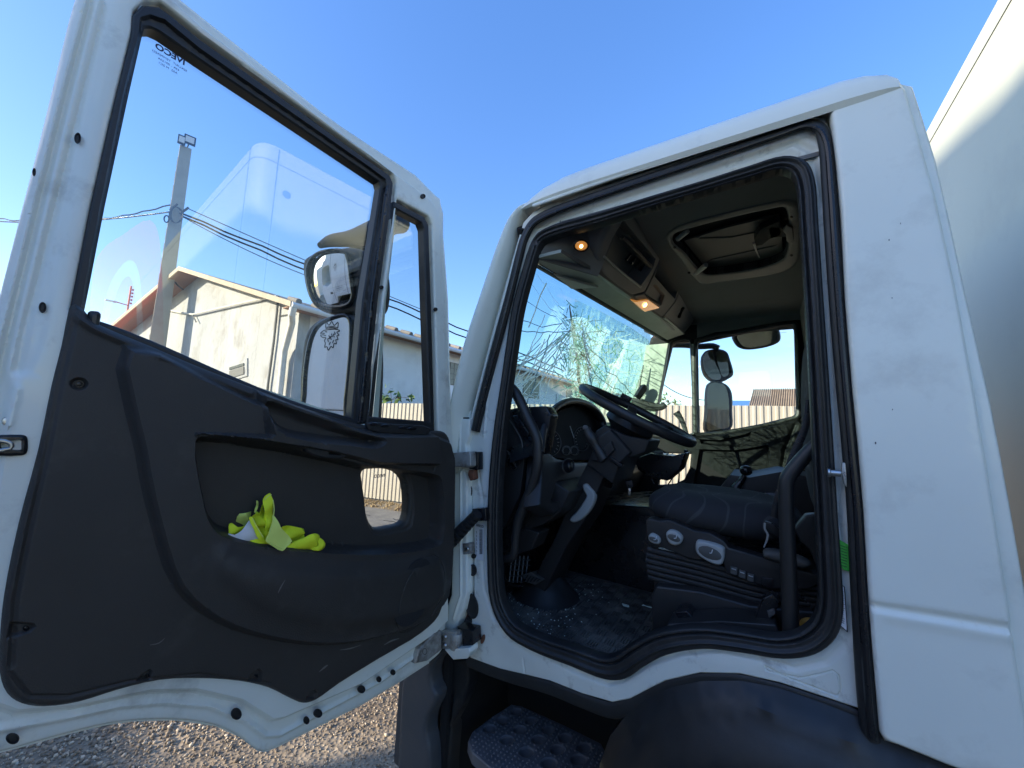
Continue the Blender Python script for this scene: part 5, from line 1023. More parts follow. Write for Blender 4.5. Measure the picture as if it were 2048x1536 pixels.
# broken glass and litter on the cab floor
gb = MB()
for k in range(170):
    cx, cy = random.choice([(1020, 1180), (1035, 1192), (1160, 1165), (1180, 1185), (1090, 1260), (1130, 1230), (1060, 1240)]); x, y = cx+random.gauss(0, 26), cy+random.gauss(0, 18)
    if y < 1165 or x < 1002: continue
    p = on(2, .990, x, y)
    if not (-.99 < p[0] < -.34 and .07 < p[1] < .8): continue
    s_ = random.uniform(.0015, .005); a = RNG.normal(size=3); a /= np.linalg.norm(a); b = np.cross(a, RNG.normal(size=3)); b /= np.linalg.norm(b); gb.box(p, (s_, s_*.8, s_*.5), (a, b, np.cross(a, b)))
o_ = gb.out('glass_fragments', M['shard'], None, fixn=False, smooth_=False); o_['kind'] = 'stuff'; o_['label'] = 'crumbs of broken glass strewn over the dusty cab floor'; o_['category'] = 'broken glass'
for (x, y, w_, h_, lb) in ((1252, 1212, .022, .012, 'small pale scrap of broken glass on the floor near the seat plinth'), (1293, 1213, .026, .004, 'thin white sliver lying against the seat plinth')):
    c = on(2, .992, x, y); k_ = random.random()
    sc = MB().prism([c+np.array([w_*math.cos(a)*random.uniform(.5, 1), h_*math.sin(a)*random.uniform(.6, 1), .002*math.sin(3*a)]) for a in np.linspace(0, 6.28, 8)[:-1]], (0, 0, .003)).out('glass_scrap', M['shard'], None, fixn=True); tag(sc, lb, 'glass scrap')

# high-visibility vest stuffed in the door pocket
vest = root('safety_vest', DOOR.off(.0).hit(560, 1085), 'crumpled fluorescent yellow safety vest stuffed into the door pocket', 'safety vest')
VB = DOOR.off(-.015)
def cloth(name, pts, mt, off, folds, seed=0, amp=.014, res=.006, bow=.006):
    pl = DOOR.off(off); P2 = P_(pl, pts, 2); c = P2.mean(0); r_ = np.random.default_rng(seed); ph = r_.uniform(0, 6, 4)
    return relief(name, pl, P2, mt, vest, res=res, thick=.0015, curve=lambda U: amp*.9*((1-2*np.abs(np.sin(((U[:, 0]-c[0])*folds+(U[:, 1]-c[1])*folds*.45)*.5+ph[0]))**.7)+.6*np.sin((U[:, 1]-c[1])*folds*1.3-(U[:, 0]-c[0])*folds*.8+ph[1]))+bow*(1-np.clip(np.linalg.norm((U-c)/np.ptp(P2, axis=0), axis=1)*2, 0, 1)**2), angle=70)
cloth('bundle', [(462, 1068), (462, 1052), (476, 1030), (500, 1026), (514, 1014), (528, 1010), (534, 998), (542, 994), (546, 1010), (550, 1036), (562, 1056), (590, 1058), (606, 1066), (620, 1074), (640, 1076), (646, 1096), (600, 1096), (540, 1088), (490, 1080)], M['vest'], -.045, 75, 21, .012, .005, .012)
cloth('back_fold', [(474, 1050), (472, 1040), (476, 1026), (500, 1023), (512, 1024), (512, 1040), (490, 1056), (480, 1062)], M['vest2'], -.035, 60, 1)
cloth('left_roll', [(457, 1060), (460, 1049), (466, 1047), (475, 1054), (490, 1050), (505, 1035), (512, 1022), (516, 1030), (500, 1052), (485, 1066), (470, 1072), (457, 1070)], M['vest'], -.015, 80, 2, .008)
cloth('strap_end', [(508, 1023), (512, 1008), (513, 1001), (516, 1002), (517, 1008), (514, 1018), (510, 1026)], M['vest2'], -.012, 50, 3, .003, bow=.003)
cloth('reflective_band', [(459, 1068), (470, 1070), (484, 1060), (498, 1042), (502, 1040), (508, 1056), (518, 1076), (517, 1078), (500, 1083), (480, 1078), (460, 1076)], M['reflect'], .008, 50, 4, .004)
cloth('collar_band', [(499, 1036), (505, 1034), (510, 1046), (520, 1062), (528, 1076), (532, 1084), (518, 1080), (508, 1060)], M['vest'], .018, 90, 5, .003)
cloth('inner_fold', [(508, 1036), (512, 1026), (520, 1016), (528, 1008), (532, 1020), (534, 1050), (532, 1080), (524, 1072), (514, 1056)], M['vest'], .002, 130, 6, .014, .004)
cloth('peak_fold', [(527, 1008), (529, 998), (536, 990), (543, 987), (546, 996), (549, 1012), (548, 1030), (546, 1048), (540, 1068), (532, 1084), (529, 1060), (527, 1030)], M['vest'], .012, 110, 7, .007)
cloth('hanging_flap', [(547, 1030), (553, 1038), (558, 1048), (562, 1056), (572, 1066), (585, 1082), (575, 1094), (566, 1103), (548, 1094), (536, 1086), (532, 1080), (540, 1062), (545, 1046)], M['vest2'], .040, 45, 8, .005)
cloth('right_pouch', [(562, 1056), (575, 1052), (590, 1054), (604, 1056), (608, 1070), (610, 1082), (596, 1090), (580, 1092), (572, 1072)], M['vest'], -.010, 120, 9, .014, .01)
cloth('right_roll', [(575, 1096), (590, 1084), (606, 1076), (618, 1068), (628, 1066), (638, 1070), (641, 1084), (636, 1098), (610, 1099), (585, 1096)], M['vest'], .016, 60, 10, .007)
cloth('roll_end', [(638, 1078), (644, 1077), (650, 1086), (650, 1097), (640, 1101), (622, 1099), (636, 1090)], M['vest'], .020, 120, 11, .004, .008)
cloth('lower_fold', [(510, 1076), (530, 1082), (545, 1090), (536, 1092), (515, 1086), (500, 1082)], M['vest'], .012, 60, 12, .004)

for pts in ([(529, 1000, .8), (537, 992, .9), (543, 989, .8)], [(546, 1000, .9), (548, 1015, .9), (546, 1040, .9), (538, 1066, .8)], [(538, 1084, .9), (552, 1093, 1), (567, 1100, .9)], [(505, 1036, .8), (514, 1054, .8), (526, 1074, .8)]):
    strip('hem', DOOR.off(.045), pts, M['vest2'], vest, sm=4, n=6)
# ================================================================ THE YARD
def setobj(o, label=None, cat=None, kind=None, group=None):
    if label: o['label'] = label
    if cat: o['category'] = cat
    if kind: o['kind'] = kind
    if group: o['group'] = group
    return o
# ground: one sheet, gravel near, asphalt strip by the fence
gm = bpy.data.materials.new('gravel_ground'); gm.use_nodes = True; N = gm.node_tree.nodes; L = gm.node_tree.links; b = N['Principled BSDF']; b.inputs['Roughness'].default_value = .9
t = N.new('ShaderNodeTexCoord')
v1_ = N.new('ShaderNodeTexVoronoi'); v1_.inputs['Scale'].default_value = 42; L.new(t.outputs['Object'], v1_.inputs['Vector'])
n1_ = N.new('ShaderNodeTexNoise'); n1_.inputs['Scale'].default_value = 1.3; n1_.inputs['Detail'].default_value = 10; L.new(t.outputs['Object'], n1_.inputs['Vector'])
r1 = N.new('ShaderNodeValToRGB'); r1.color_ramp.elements[0].color = (.23, .175, .115, 1); r1.color_ramp.elements[1].color = (.44, .355, .24, 1); r1.color_ramp.elements[0].position = .35; r1.color_ramp.elements[1].position = .7; L.new(n1_.outputs[0], r1.inputs[0])
sx_ = N.new('ShaderNodeSeparateColor'); L.new(v1_.outputs['Color'], sx_.inputs[0]); mm = N.new('ShaderNodeMixRGB'); mm.blend_type = 'MULTIPLY'; mm.inputs[0].default_value = .45; L.new(r1.outputs[0], mm.inputs[1]); L.new(sx_.outputs[0], mm.inputs[2]); L.new(mm.outputs[0], b.inputs['Base Color'])
bp = N.new('ShaderNodeBump'); bp.inputs['Strength'].default_value = .8; bp.inputs['Distance'].default_value = .01; L.new(v1_.outputs['Distance'], bp.inputs['Height']); L.new(bp.outputs[0], b.inputs['Normal'])
structure(mesh('ground', [(-600, -600, 0), (600, -600, 0), (600, 600, 0), (-600, 600, 0)], [(0, 1, 2, 3)], gm, smooth_=False))
am = mat('worn_asphalt', (.20, .19, .175), .85, var=.2, vscale=3, dirt=(.33, .30, .25), dscale=5, damt=.6, dlo=.45, dhi=.7, bump=.5, bscale=90)
FA, FB = np.array([-9.45, 3.90]), np.array([4.5, 6.86])          # fence line
fd = (FB-FA)/np.linalg.norm(FB-FA); fn = np.array([fd[1], -fd[0]])     # fn points to the truck
asp = [FA+fn*.55, FB+fn*.55, FB+fn*.9+fd*0, FA+fn*1.75]
a0 = [tuple(FA+fn*.62)+(.004,), tuple(FB+fn*.62)+(.004,), tuple(FB+fn*2.3)+(.004,), tuple(FA+fn*1.7)+(.004,)]
structure(mesh('asphalt_path', [a0[3], a0[2], a0[1], a0[0]], [(0, 1, 2, 3)], am, smooth_=False))
ck = MB()
for k in range(7):
    s0 = RNG.uniform(1.4, 4.2); p = FA+fd*s0+fn*RNG.uniform(.7, 1.4); pts = []
    for i in range(7): pts.append((p[0], p[1], .006)); p = p+fd*RNG.uniform(.05, .2)+fn*RNG.normal()*.06
    ck.tube(pts, .006, 4)
o_ = ck.out('asphalt_cracks', M['dark'], None, fixn=False, smooth_=False); setobj(o_, 'dark cracks in the worn asphalt strip along the fence', 'cracks', 'stuff')
# gravel stones
def ico():
    bm = bmesh.new(); bmesh.ops.create_icosphere(bm, subdivisions=1, radius=1); V = np.array([v.co[:] for v in bm.verts]); Fc = np.array([[v.index for v in f.verts] for f in bm.faces]); bm.free(); return V, Fc
IV, IF = ico()
def stones(name, C_, size, mt, seed):
    r_ = np.random.default_rng(seed); n = len(C_); Q = r_.normal(size=(n, 3, 3)); Q, _ = np.linalg.qr(Q)
    sc = size[:, None]*r_.uniform(.45, 1.0, (n, 3)); jit = 1+r_.normal(size=(n, len(IV), 1))*.12
    V = (IV[None]*jit*sc[:, None, :])@Q+C_[:, None, :]
    Fc = (IF[None]+(np.arange(n)*len(IV))[:, None, None]).reshape(-1, 3); V = V.reshape(-1, 3)
    me = bpy.data.meshes.new(name); me.vertices.add(len(V)); me.vertices.foreach_set('co', V.ravel()); me.loops.add(Fc.size); me.loops.foreach_set('vertex_index', Fc.ravel()); me.polygons.add(len(Fc)); me.polygons.foreach_set('loop_start', np.arange(0, Fc.size, 3)); me.polygons.foreach_set('loop_total', np.full(len(Fc), 3)); me.update(); me.materials.append(mt)
    at = me.attributes.new('tone', 'FLOAT', 'FACE'); at.data.foreach_set('value', np.repeat(r_.random(n), len(IF)))
    o = bpy.data.objects.new(name, me); COL.objects.link(o); return o
sm_ = bpy.data.materials.new('gravel_stone'); sm_.use_nodes = True; N = sm_.node_tree.nodes; L = sm_.node_tree.links; b = N['Principled BSDF']; b.inputs['Roughness'].default_value = .85
at_ = N.new('ShaderNodeAttribute'); at_.attribute_name = 'tone'; r1 = N.new('ShaderNodeValToRGB'); e = r1.color_ramp.elements; e[0].color = (.16, .125, .085, 1); e[1].color = (.66, .56, .41, 1); e2 = r1.color_ramp.elements.new(.6); e2.color = (.34, .27, .185, 1); L.new(at_.outputs['Fac'], r1.inputs[0]); L.new(r1.outputs[0], b.inputs['Base Color'])
n_ = 60000
X_ = RNG.uniform(-4.6, -1.0, n_); Y_ = RNG.uniform(-1.6, 3.2, n_)
patch = np.sin(X_*1.7+1)*np.cos(Y_*1.3+.4)+RNG.normal(size=n_)*.5
sz = np.where(patch > .4, RNG.uniform(.005, .015, n_), RNG.uniform(.0025, .008, n_))
C_ = np.stack([X_, Y_, sz*.25], 1)
o_ = stones('gravel', C_, sz, sm_, 3); setobj(o_, 'pale loose gravel covering the yard under the open door', 'gravel', 'stuff')
X_ = RNG.uniform(0, 6, 900); W_ = RNG.uniform(.05, .62, 900); P2 = FA+fd*X_[:, None]+fn*W_[:, None]; sz = RNG.uniform(.008, .035, 900)
lm = mat('dry_leaf_litter', (.34, .24, .12), .9, var=.4, vscale=9)
o_ = stones('leaf_litter', np.stack([P2[:, 0], P2[:, 1], sz*.3], 1), sz, lm, 5); setobj(o_, 'dry leaf litter and grit along the foot of the metal fence', 'leaf litter', 'stuff')

# corrugated metal fence, sheet by sheet
fm = mat('cream_fence_sheet', (.50, .455, .38), .5, var=.05, vscale=2, dirt=(.4, .33, .24), dscale=4, damt=.35, stretch=(1, 1, .25), coat=.1)
fence = root('metal_fence', (-2.5, 5.37, 0), 'cream corrugated metal fence running along the yard behind the truck', 'fence')
per, sheetw = .10, 1.0; Lf = np.linalg.norm(FB-FA); k = 0
while k*sheetw < Lf-.3:
    s0 = k*sheetw; pr = []; n_p = int(sheetw/per)
    for i in range(n_p):
        a = s0+i*per; pr += [(a, 0), (a+.048, 0), (a+.060, .018), (a+.088, .018)]
    pr.append((s0+sheetw+.01, 0)); V = []
    zt = lambda s: 2.045+.16*s/Lf*1.55 if s < 9.8 else 2.045+.16*9.8/Lf*1.55
    for (s, h) in pr:
        p = FA+fd*s+fn*(h+.001*(k % 2)); V += [(p[0], p[1], .03), (p[0], p[1], zt(s))]
    Fc = [(2*i, 2*i+2, 2*i+3, 2*i+1) for i in range(len(pr)-1)]
    mesh('sheet', V, Fc, fm, fence, smooth_=False); k += 1
for k in range(7):
    p = FA+fd*(.6+k*2.2)-fn*.05; MB().box((p[0], p[1], 1.0), (.06, .06, 2.0)).out('fence_post', M['greyplastic'], fence)
for z in (.5, 1.6):
    MB().tube([(FA[0]-fn[0]*.03, FA[1]-fn[1]*.03, z), (FB[0]-fn[0]*.03, FB[1]-fn[1]*.03, z+.1)], .022, 4).out('fence_rail', M['greyplastic'], fence)
tr_ = root('steel_ring', tuple(on(2, .06, 812, 1010)), 'small rusty ring leaning on the foot of the fence', 'ring')
rc_ = on(2, .10, 813, 1008); MB().tube([rc_+.085*(np.array([fd[0], fd[1], 0])*math.cos(a)+np.array([0, 0, 1])*math.sin(a)) for a in np.linspace(0, 6.283, 25)[:-1]], .03, 8, True).out('ring_body', mat('faded_orange_rubber', (.5, .28, .16), .7), tr_)

# warehouse on the left
WX, CY = -9.6, 3.73
wm = mat('weathered_plaster', (.46, .465, .455), .9, var=.12, vscale=.8, dirt=(.27, .24, .20), dscale=1.5, damt=.65, dlo=.50, dhi=.66, bump=.9, bscale=14, detail=12, stretch=(1, 1, .6))
wm2 = mat('whitewashed_wall', (.82, .81, .80), .9, var=.05, vscale=1.5, dirt=(.42, .42, .42), dscale=1.2, damt=.4, dlo=.5, dhi=.75, bump=.3, bscale=14, detail=10)
woodm = mat('red_brown_soffit', (.30, .15, .085), .7, var=.2, vscale=6, stretch=(1, 8, 8))
fasc = mat('cream_fascia', (.44, .34, .23), .7, var=.15, vscale=5)
wh = root('warehouse', (WX-4, CY+3, 0), 'long low warehouse with stained cream gable and white side wall beyond the fence', 'warehouse')
gdir = np.array([-1, -.0807]); gdir /= np.linalg.norm(gdir); G0 = np.array([WX, CY])
def gp(s, z, o=0): p = G0+gdir*s+np.array([gdir[1], -gdir[0]])*(-o)*-1; return np.array([p[0], p[1], z])
GPn = np.array([gdir[1], -gdir[0]])
if GPn[1] > 0: GPn = -GPn                                            # toward the yard
GW = Pl((WX, CY, 0), (GPn[0], GPn[1], 0))
def gs_(x, y): p = GW.hit(x, y); return (p[:2]-G0)@gdir, p[2]
s_r, z_r = gs_(400, 552); s_e, z_e = 0.0, 4.40
slope = (z_r-z_e)/s_r; Wg = 2*s_r
def gpt(s, z, o=0.0): p = G0+gdir*s+GPn*o; return (p[0], p[1], z)
winp = [gs_(455, 733), gs_(488, 724), gs_(492, 745), gs_(455, 760)]
wv = MB(); wv.prism([gpt(0, 0), gpt(0, z_e), gpt(s_r, z_r), gpt(Wg, z_e), gpt(Wg, 0)], (-GPn[0]*.3, -GPn[1]*.3, 0)); wv.out('gable_wall', wm, wh)
wlen = 34
wv = MB(); wv.prism([(WX, CY+.3, 0), (WX, CY+.3, z_e), (WX, CY+wlen, z_e), (WX, CY+wlen, 0)], (-.3, 0, 0)); wv.out('side_wall', wm2, wh)
# roof slabs with overhang
ov = .55; rz = lambda s: z_e+slope*s if s <= s_r else z_r-slope*(s-s_r)
rm_ = mat('grey_roof_sheet', (.23, .21, .19), .9, var=.2, vscale=2)
def roofslab(sa, sb, nm):
    P = [gpt(sa, rz(sa)+.10, ov), gpt(sb, rz(sb)+.10, ov)]; Q = [(p[0], p[1]+wlen+1, p[2]) for p in P]
    wv = MB(); V = [P[0], P[1], Q[1], Q[0]]; V += [(a, b_2, c-.07) for a, b_2, c in V]; wv.add(V, [(0, 1, 2, 3), (7, 6, 5, 4), (0, 4, 5, 1), (1, 5, 6, 2), (2, 6, 7, 3), (3, 7, 4, 0)]); return wv.out(nm, rm_, wh)
roofslab(-.55, s_r, 'roof_slope'); roofslab(s_r, Wg+.6, 'roof_slope')
# corrugation ends along the eave (rounded crowns)
def rrow():
    for k in range(46):
        y = CY-.3+k*.58; c = (WX+.50, y, rz(-.5)+.15); MB().lathe([(.001, .5), (.05, .46), (.075, -.02), (.001, -.02)], c, (-1, 0, .33), 8, False).out('ridge_tile', rm_, wh, fixn=False)
rrow()
for (sa, sb, nm) in ((-.55, s_r, 'soffit'), (s_r, Wg+.6, 'soffit')):
    wv = MB(); V = [gpt(sa, rz(sa)+.02, ov-.02), gpt(sb, rz(sb)+.02, ov-.02), gpt(sb, rz(sb)+.02, .0), gpt(sa, rz(sa)+.02, .0)]; V += [(a, b_2, c-.02) for a, b_2, c in V]
    wv.add(V, [(0, 1, 2, 3), (7, 6, 5, 4), (0, 4, 5, 1), (1, 5, 6, 2), (2, 6, 7, 3), (3, 7, 4, 0)]); wv.out(nm, woodm, wh)
    wv = MB(); V = [gpt(sa, rz(sa)+.10, ov+.02), gpt(sb, rz(sb)+.10, ov+.02), gpt(sb, rz(sb)-.03, ov+.02), gpt(sa, rz(sa)-.03, ov+.02)]; V += [(a-GPn[0]*.03, b_2-GPn[1]*.03, c) for a, b_2, c in V]
    wv.add(V, [(0, 1, 2, 3), (7, 6, 5, 4), (0, 4, 5, 1), (1, 5, 6, 2), (2, 6, 7, 3), (3, 7, 4, 0)]); wv.out('verge_board', fasc, wh)
wv = MB().box((WX+.27, CY+wlen/2, rz(-.27)-.04), (.5, wlen+.8, .03)); wv.out('eave_soffit', woodm, wh)
wv = MB().tube([(WX+.60, CY-.5, rz(-.6)+.04), (WX+.60, CY+wlen, rz(-.6)+.04)], .07, 8); wv.out('gutter', M['label'], wh)
pm = mat('white_downpipe', (.72, .70, .64), .5, dirt=(.4, .35, .28), dscale=8, damt=.4)
cx_ = WX+.12; MB().tube([(WX+.60, CY-.45, 4.20), (WX+.55, CY-.45, 4.05), (WX+.3, CY-.30, 3.9), (WX-.15, CY-.18, 3.3), (WX-.22, CY-.15, 3.1), (WX-.22, CY-.15, .2)], .075, 12).out('downpipe', pm, wh)
def gl3(x, y, o): p = Pl((WX, CY, 0), (GPn[0], GPn[1], 0)).off(o).hit(x, y); return tuple(p)
MB().tube([gl3(557, 592, .06), gl3(548, 680, .06), gl3(536, 770, .06), gl3(528, 850, .06)], .03, 6).out('conduit', M['greyplastic'], wh)
MB().tube([gl3(553, 592, .08), gl3(480, 607, .08), gl3(385, 629, .08), gl3(360, 625, .08), gl3(335, 620, .08)], .03, 6).out('service_pipe', pm, wh)
MB().tube([gl3(385, 629, .08), gl3(392, 644, .08)], .02, 6).out('pipe_bracket', M['greyplastic'], wh)
MB().tube([gl3(558, 632, .03), gl3(590, 627, .03)], .012, 5).out('cable', M['greyplastic'], wh)
# windows in the gable and side wall
wf = MB().prism([gl3(454, 728, .03), gl3(494, 716, .03), gl3(494, 752, .03), gl3(454, 764, .03)], (-GPn[0]*.05, -GPn[1]*.05, 0)).out('window_frame', wm, wh, bevel=.01)
MB().prism([gl3(458, 735, .05), gl3(487, 726, .05), gl3(487, 731, .05), gl3(458, 740, .05)], (-GPn[0]*.03, -GPn[1]*.03, 0)).out('window_pane', M['gloss'], wf)
MB().prism([gl3(458, 742, .05), gl3(487, 733, .05), gl3(487, 748, .05), gl3(458, 757, .05)], (-GPn[0]*.03, -GPn[1]*.03, 0)).out('window_pane', M['greyplastic'], wf)
gbm = mat('glass_block', (.17, .18, .14), .3, var=.15, vscale=7)
for y0 in (9.35, 14.6, 19.5):
    fr_ = MB().box((WX+.0, y0+.75, 3.52), (.03, 1.6, .84)).out('block_window', M['greyplastic'], wh)
    for i in range(7):
        for j in range(4): MB().box((WX+.018, y0+.07+i*.226+.01, 3.52-.31+j*.205), (.02, .205, .19)).out('glass_block', gbm, fr_)
MB().tube([(WX+.06, 8.9, 4.3), (WX+.06, 8.9, .2)], .05, 8).out('side_downpipe', M['greyplastic'], wh) if False else None
MB().box((WX+.03, 8.55, 4.0), (.06, .14, .18)).out('wall_lamp', M['rust'], wh, bevel=.02)
# concrete pole with floodlights and cables
PX, PY = -15.75, 2.70
pole = root('utility_pole', (PX, PY, 0), 'tall concrete utility pole carrying floodlights and cables in front of the gable', 'utility pole')
pcm = mat('pole_concrete', (.40, .37, .30), .9, var=.12, vscale=3, dirt=(.25, .22, .17), dscale=3, damt=.4, bump=.4, bscale=30)
zt_ = 10.3; u1 = np.array([.24, .97, 0]); u2 = np.array([.97, -.24, 0])
V = []
def hsec(z):
    w_ = .23-.008*z; d_ = .16-.004*z; f_ = .05; out = []
    for (a, b_2) in ((-w_, -d_), (-w_, d_), (w_, d_), (w_, -d_)): out.append(np.array([PX, PY, z])+u1*a+u2*b_2)
    return out
pv = MB().add(hsec(0)+hsec(zt_), [(3, 2, 1, 0), (4, 5, 6, 7), (0, 1, 5, 4), (1, 2, 6, 5), (2, 3, 7, 6), (3, 0, 4, 7)]); shaft = pv.out('shaft', pcm, pole, bevel=.02)
slot = mat('slot_shade_colour', (.10, .055, .035), .9)  # recess shade put into the colour of plates laid on the shaft
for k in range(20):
    z = .4+k*.49; w_ = .23-.008*z; d_ = .16-.004*z; c = np.array([PX, PY, z])+u1*(-w_-.001)*1+u2*.0; MB().box(c, (.012, .15, .34), (u1, u2, (0, 0, 1))).out('pole_shade_plate', slot, shaft)
for (dy, dx_, rz_) in ((-.10, .10, 0), (.02, .22, .3)):
    c = np.array([PX, PY, zt_+(.22 if dy > 0 else .12)])+u1*(dy*1.6+.04)+u2*.2
    f_ = MB().box(c, (.30 if dy > 0 else .2, .06, .30), (u1, u2, (0, 0, 1))).out('floodlight', M['gloss'], pole, bevel=.01)
    MB().box(c+u2*.035, (.22 if dy > 0 else .14, .01, .20), (u1, u2, (0, 0, 1))).out('lens', M['label'], f_)
    MB().tube([c-u2*.03, np.array([PX, PY, zt_-.2])], .02, 6).out('lamp_bracket', M['gloss'], pole)
zc = 1.75+(PX/-.971-0)*0
def polept(x, y, o=.25):
    pl = Pl((PX, PY, 0), (.971, -.24, 0)).off(o); return pl.hit(x, y)
MB().tube([polept(340, 420), polept(355, 408)], .03, 6).out('cross_bracket', M['greyplastic'], pole)
MB().tube([polept(360, 428, .1), polept(377, 415, .3)], .035, 6).out('cross_bracket', M['greyplastic'], pole)
for k in range(3): MB().tube([polept(352+14*math.cos(a)*(1-.15*k), 430+16*math.sin(a), .3+.05*k) for a in np.linspace(0, 6.28, 18)], .012, 5).out('cable_loop', M['greyplastic'], pole)
MB().tube([polept(333+5*math.cos(a), 438+7*math.sin(a), .25) for a in np.linspace(0, 6.28, 12)], .02, 5).out('insulator', M['gloss'], pole)
def cable(a, b_2, sag, r_=.02, lab='', n=30, wig=0.0):
    a = np.array(a, float); b_2 = np.array(b_2, float); pts = []
    for i in range(n+1):
        t = i/n; p = a*(1-t)+b_2*t; p[2] -= sag*4*t*(1-t); p[2] += wig*math.sin(t*60)*.5; pts.append(p)
    o = MB().tube(pts, r_, 6).out('power_cable', M['gloss'], None); return tag(o, lab, 'cable', 'cables strung between the poles')
CX2 = -8.9
def far(x, y): return on(0, -9.0, x, y)
cable(polept(366, 428), far(1128, 742), .0, .030, 'thick upper cable from the pole towards the right above the warehouse roof', wig=.05)
cable(polept(365, 433), far(1126, 752), .12, .030, 'lower cable from the pole running just above the warehouse roof', wig=.05)
cable(polept(378, 418), polept(378, 418)*.45+far(1128, 742)*.55+np.array([0, 0, .02]), .05, .014, 'thin upper wire joining the thick cable beside the pole')
cable(polept(366, 434), polept(366, 434)*.62+far(1126, 752)*.38+np.array([0, 0, .03]), .28, .014, 'slack thin wire hanging below the cable bundle')
Lf_ = ray(0, 437); Lp = CAM+Lf_*(24/np.hypot(Lf_[0], Lf_[1]))
cable(polept(340, 410), Lp, .35, .020, 'upper cable leaving the pole to the left', wig=.04); cable(polept(338, 424), Lp+np.array([0, 0, -.12]), .15, .020, 'lower cable leaving the pole to the left')
cable(polept(347, 560, 0), tuple(gl3(367, 580, .1)), .03, .022, 'short black cable from the pole to the gable')
# slender mast with street lamp far left
mv = ray(258, 600); md = CAM+mv*(34/np.hypot(mv[0], mv[1])); mast = root('lamp_mast', (md[0], md[1], 0), 'slender reddish mast with a small street lamp far beyond the door window', 'mast')
mrm = mat('red_white_mast', (.55, .20, .15), .6)
MB().tube([(md[0], md[1], 0), (md[0], md[1], float(md[2]+.9))], .05, 6).out('mast_pole', mrm, mast)
MB().tube([(md[0], md[1], md[2]-.35), (md[0]-.2, md[1]-.5, md[2]-.25)], .03, 5).out('lamp_arm', mrm, mast)
MB().box((md[0]-.2, md[1]-.75, md[2]-.26), (.15, .5, .10)).out('lamp_head', M['label'], mast, bevel=.03)
for k in range(5): MB().box((md[0]+.05, md[1]+.1, md[2]-.2+k*.22), (.08, .08, .10)).out('antenna_box', mrm, mast)
# far house behind the right window
hv = ray(1500, 770); hd = 30; hc0 = CAM+hv*(hd/np.hypot(hv[0], hv[1])); hv2 = ray(1640, 770); hc1 = CAM+hv2*(hd/np.hypot(hv2[0], hv2[1]))
hse = root('farm_house', ((hc0[0]+hc1[0])/2, hc0[1]+3, 0), 'small house with brown corrugated fibre cement roof behind the right window', 'house')
zr = hc0[2]; ze = zr-2.6; x0, x1 = hc0[0], hc1[0]+1; y0 = hc0[1]
V = []; Fc = []; nx = 150
for i in range(nx+1):
    x = x0+(x1-x0)*i/nx; h = .06*math.sin(i*math.pi/2.0+.3)
    xx = x
    V += [(xx+.15, y0+2.6, zr+h), (xx-.35*(1-i/nx), y0-.5, ze+h)]
Fc = [(2*i, 2*i+1, 2*i+3, 2*i+2) for i in range(nx)]
cm = mat('brown_corrugated_roof', (.27, .21, .16), .9, var=.2, vscale=1.5, dirt=(.5, .45, .38), dscale=1.3, damt=.5, dlo=.6, dhi=.75)
mesh('roof', V, Fc, cm, hse, angle=80)
MB().box(((x0+x1)/2, y0+2.6, ze/2), (x1-x0-.4, 5.6, ze)).out('wall', wm, hse)
bv = ray(1482, 806); bc = CAM+bv*(45/np.hypot(bv[0], bv[1])); sh_ = root('blue_shed', (bc[0], bc[1], 0), 'blue roofed shed just visible over the fence beside the far house', 'shed')
MB().prism([(bc[0]-2.6, bc[1], bc[2]+.25), (bc[0]+2.6, bc[1], bc[2]+.25), (bc[0]+2.6, bc[1]+.1, bc[2]-1.4), (bc[0]-2.6, bc[1]+.1, bc[2]-1.4)], (0, 6, 0)).out('roof', mat('blue_sheet', (.05, .17, .45), .5), sh_); MB().box((bc[0], bc[1]+3, bc[2]/2-.8), (4.8, 5.6, bc[2]-1.6)).out('wall', wm2, sh_)
# shrubs above the fence
leafm = mat('leaf_green', (.10, .17, .045), .6, var=.3, vscale=12)
def shrub(name, c, r_, n, label, cat, base, lsize=.06, trunk=.02):
    t_ = root(name, (c[0], c[1], 0), label, cat); wv = MB(); rs = np.random.default_rng(int(abs(c[0])*100)); br = MB(); br.tube([(c[0], c[1], base), (c[0], c[1], c[2])], trunk, 5); tips = []
    for k in range(max(5, n//14)):
        d_ = rs.normal(size=3)*np.array([1, .5, .5]); d_ /= np.linalg.norm(d_); e_ = np.array(c)+d_*r_*rs.uniform(.5, 1); br.tube([c, (np.array(c)+e_)/2+np.array([0, 0, .1*r_]), e_], trunk*.4, 4); tips.append(e_)
    for k in range(n):
        p = tips[k % len(tips)]+rs.normal(size=3)*r_*.16; a = rs.normal(size=3); a /= np.linalg.norm(a); b_2 = np.cross(a, rs.normal(size=3)); b_2 /= np.linalg.norm(b_2); l = lsize*rs.uniform(.6, 1.3)
        wv.add([p-a*l, p+b_2*l*.4, p+a*l, p-b_2*l*.4], [(0, 1, 2, 3)])
    wv.out('leaves', leafm, t_, fixn=False, smooth_=False); br.out('stem', M['rust'], t_, fixn=False)
p = on(0, -7.4, 783, 800); shrub('sapling', p, .42, 46, 'leafy young shrub poking over the fence in the quarter window', 'shrub', 1.0, .10, .012)
v_ = ray(1338, 806); p = CAM+v_*(16/np.hypot(v_[0], v_[1])); shrub('bush', p, .55, 150, 'bush top just above the fence seen through the right quarter window', 'bush', 0, .07)
cable(on(1, 12, 1308, 752), on(1, 9, 1440, 800), .25, .012, 'thin sagging wire seen through the right door window')

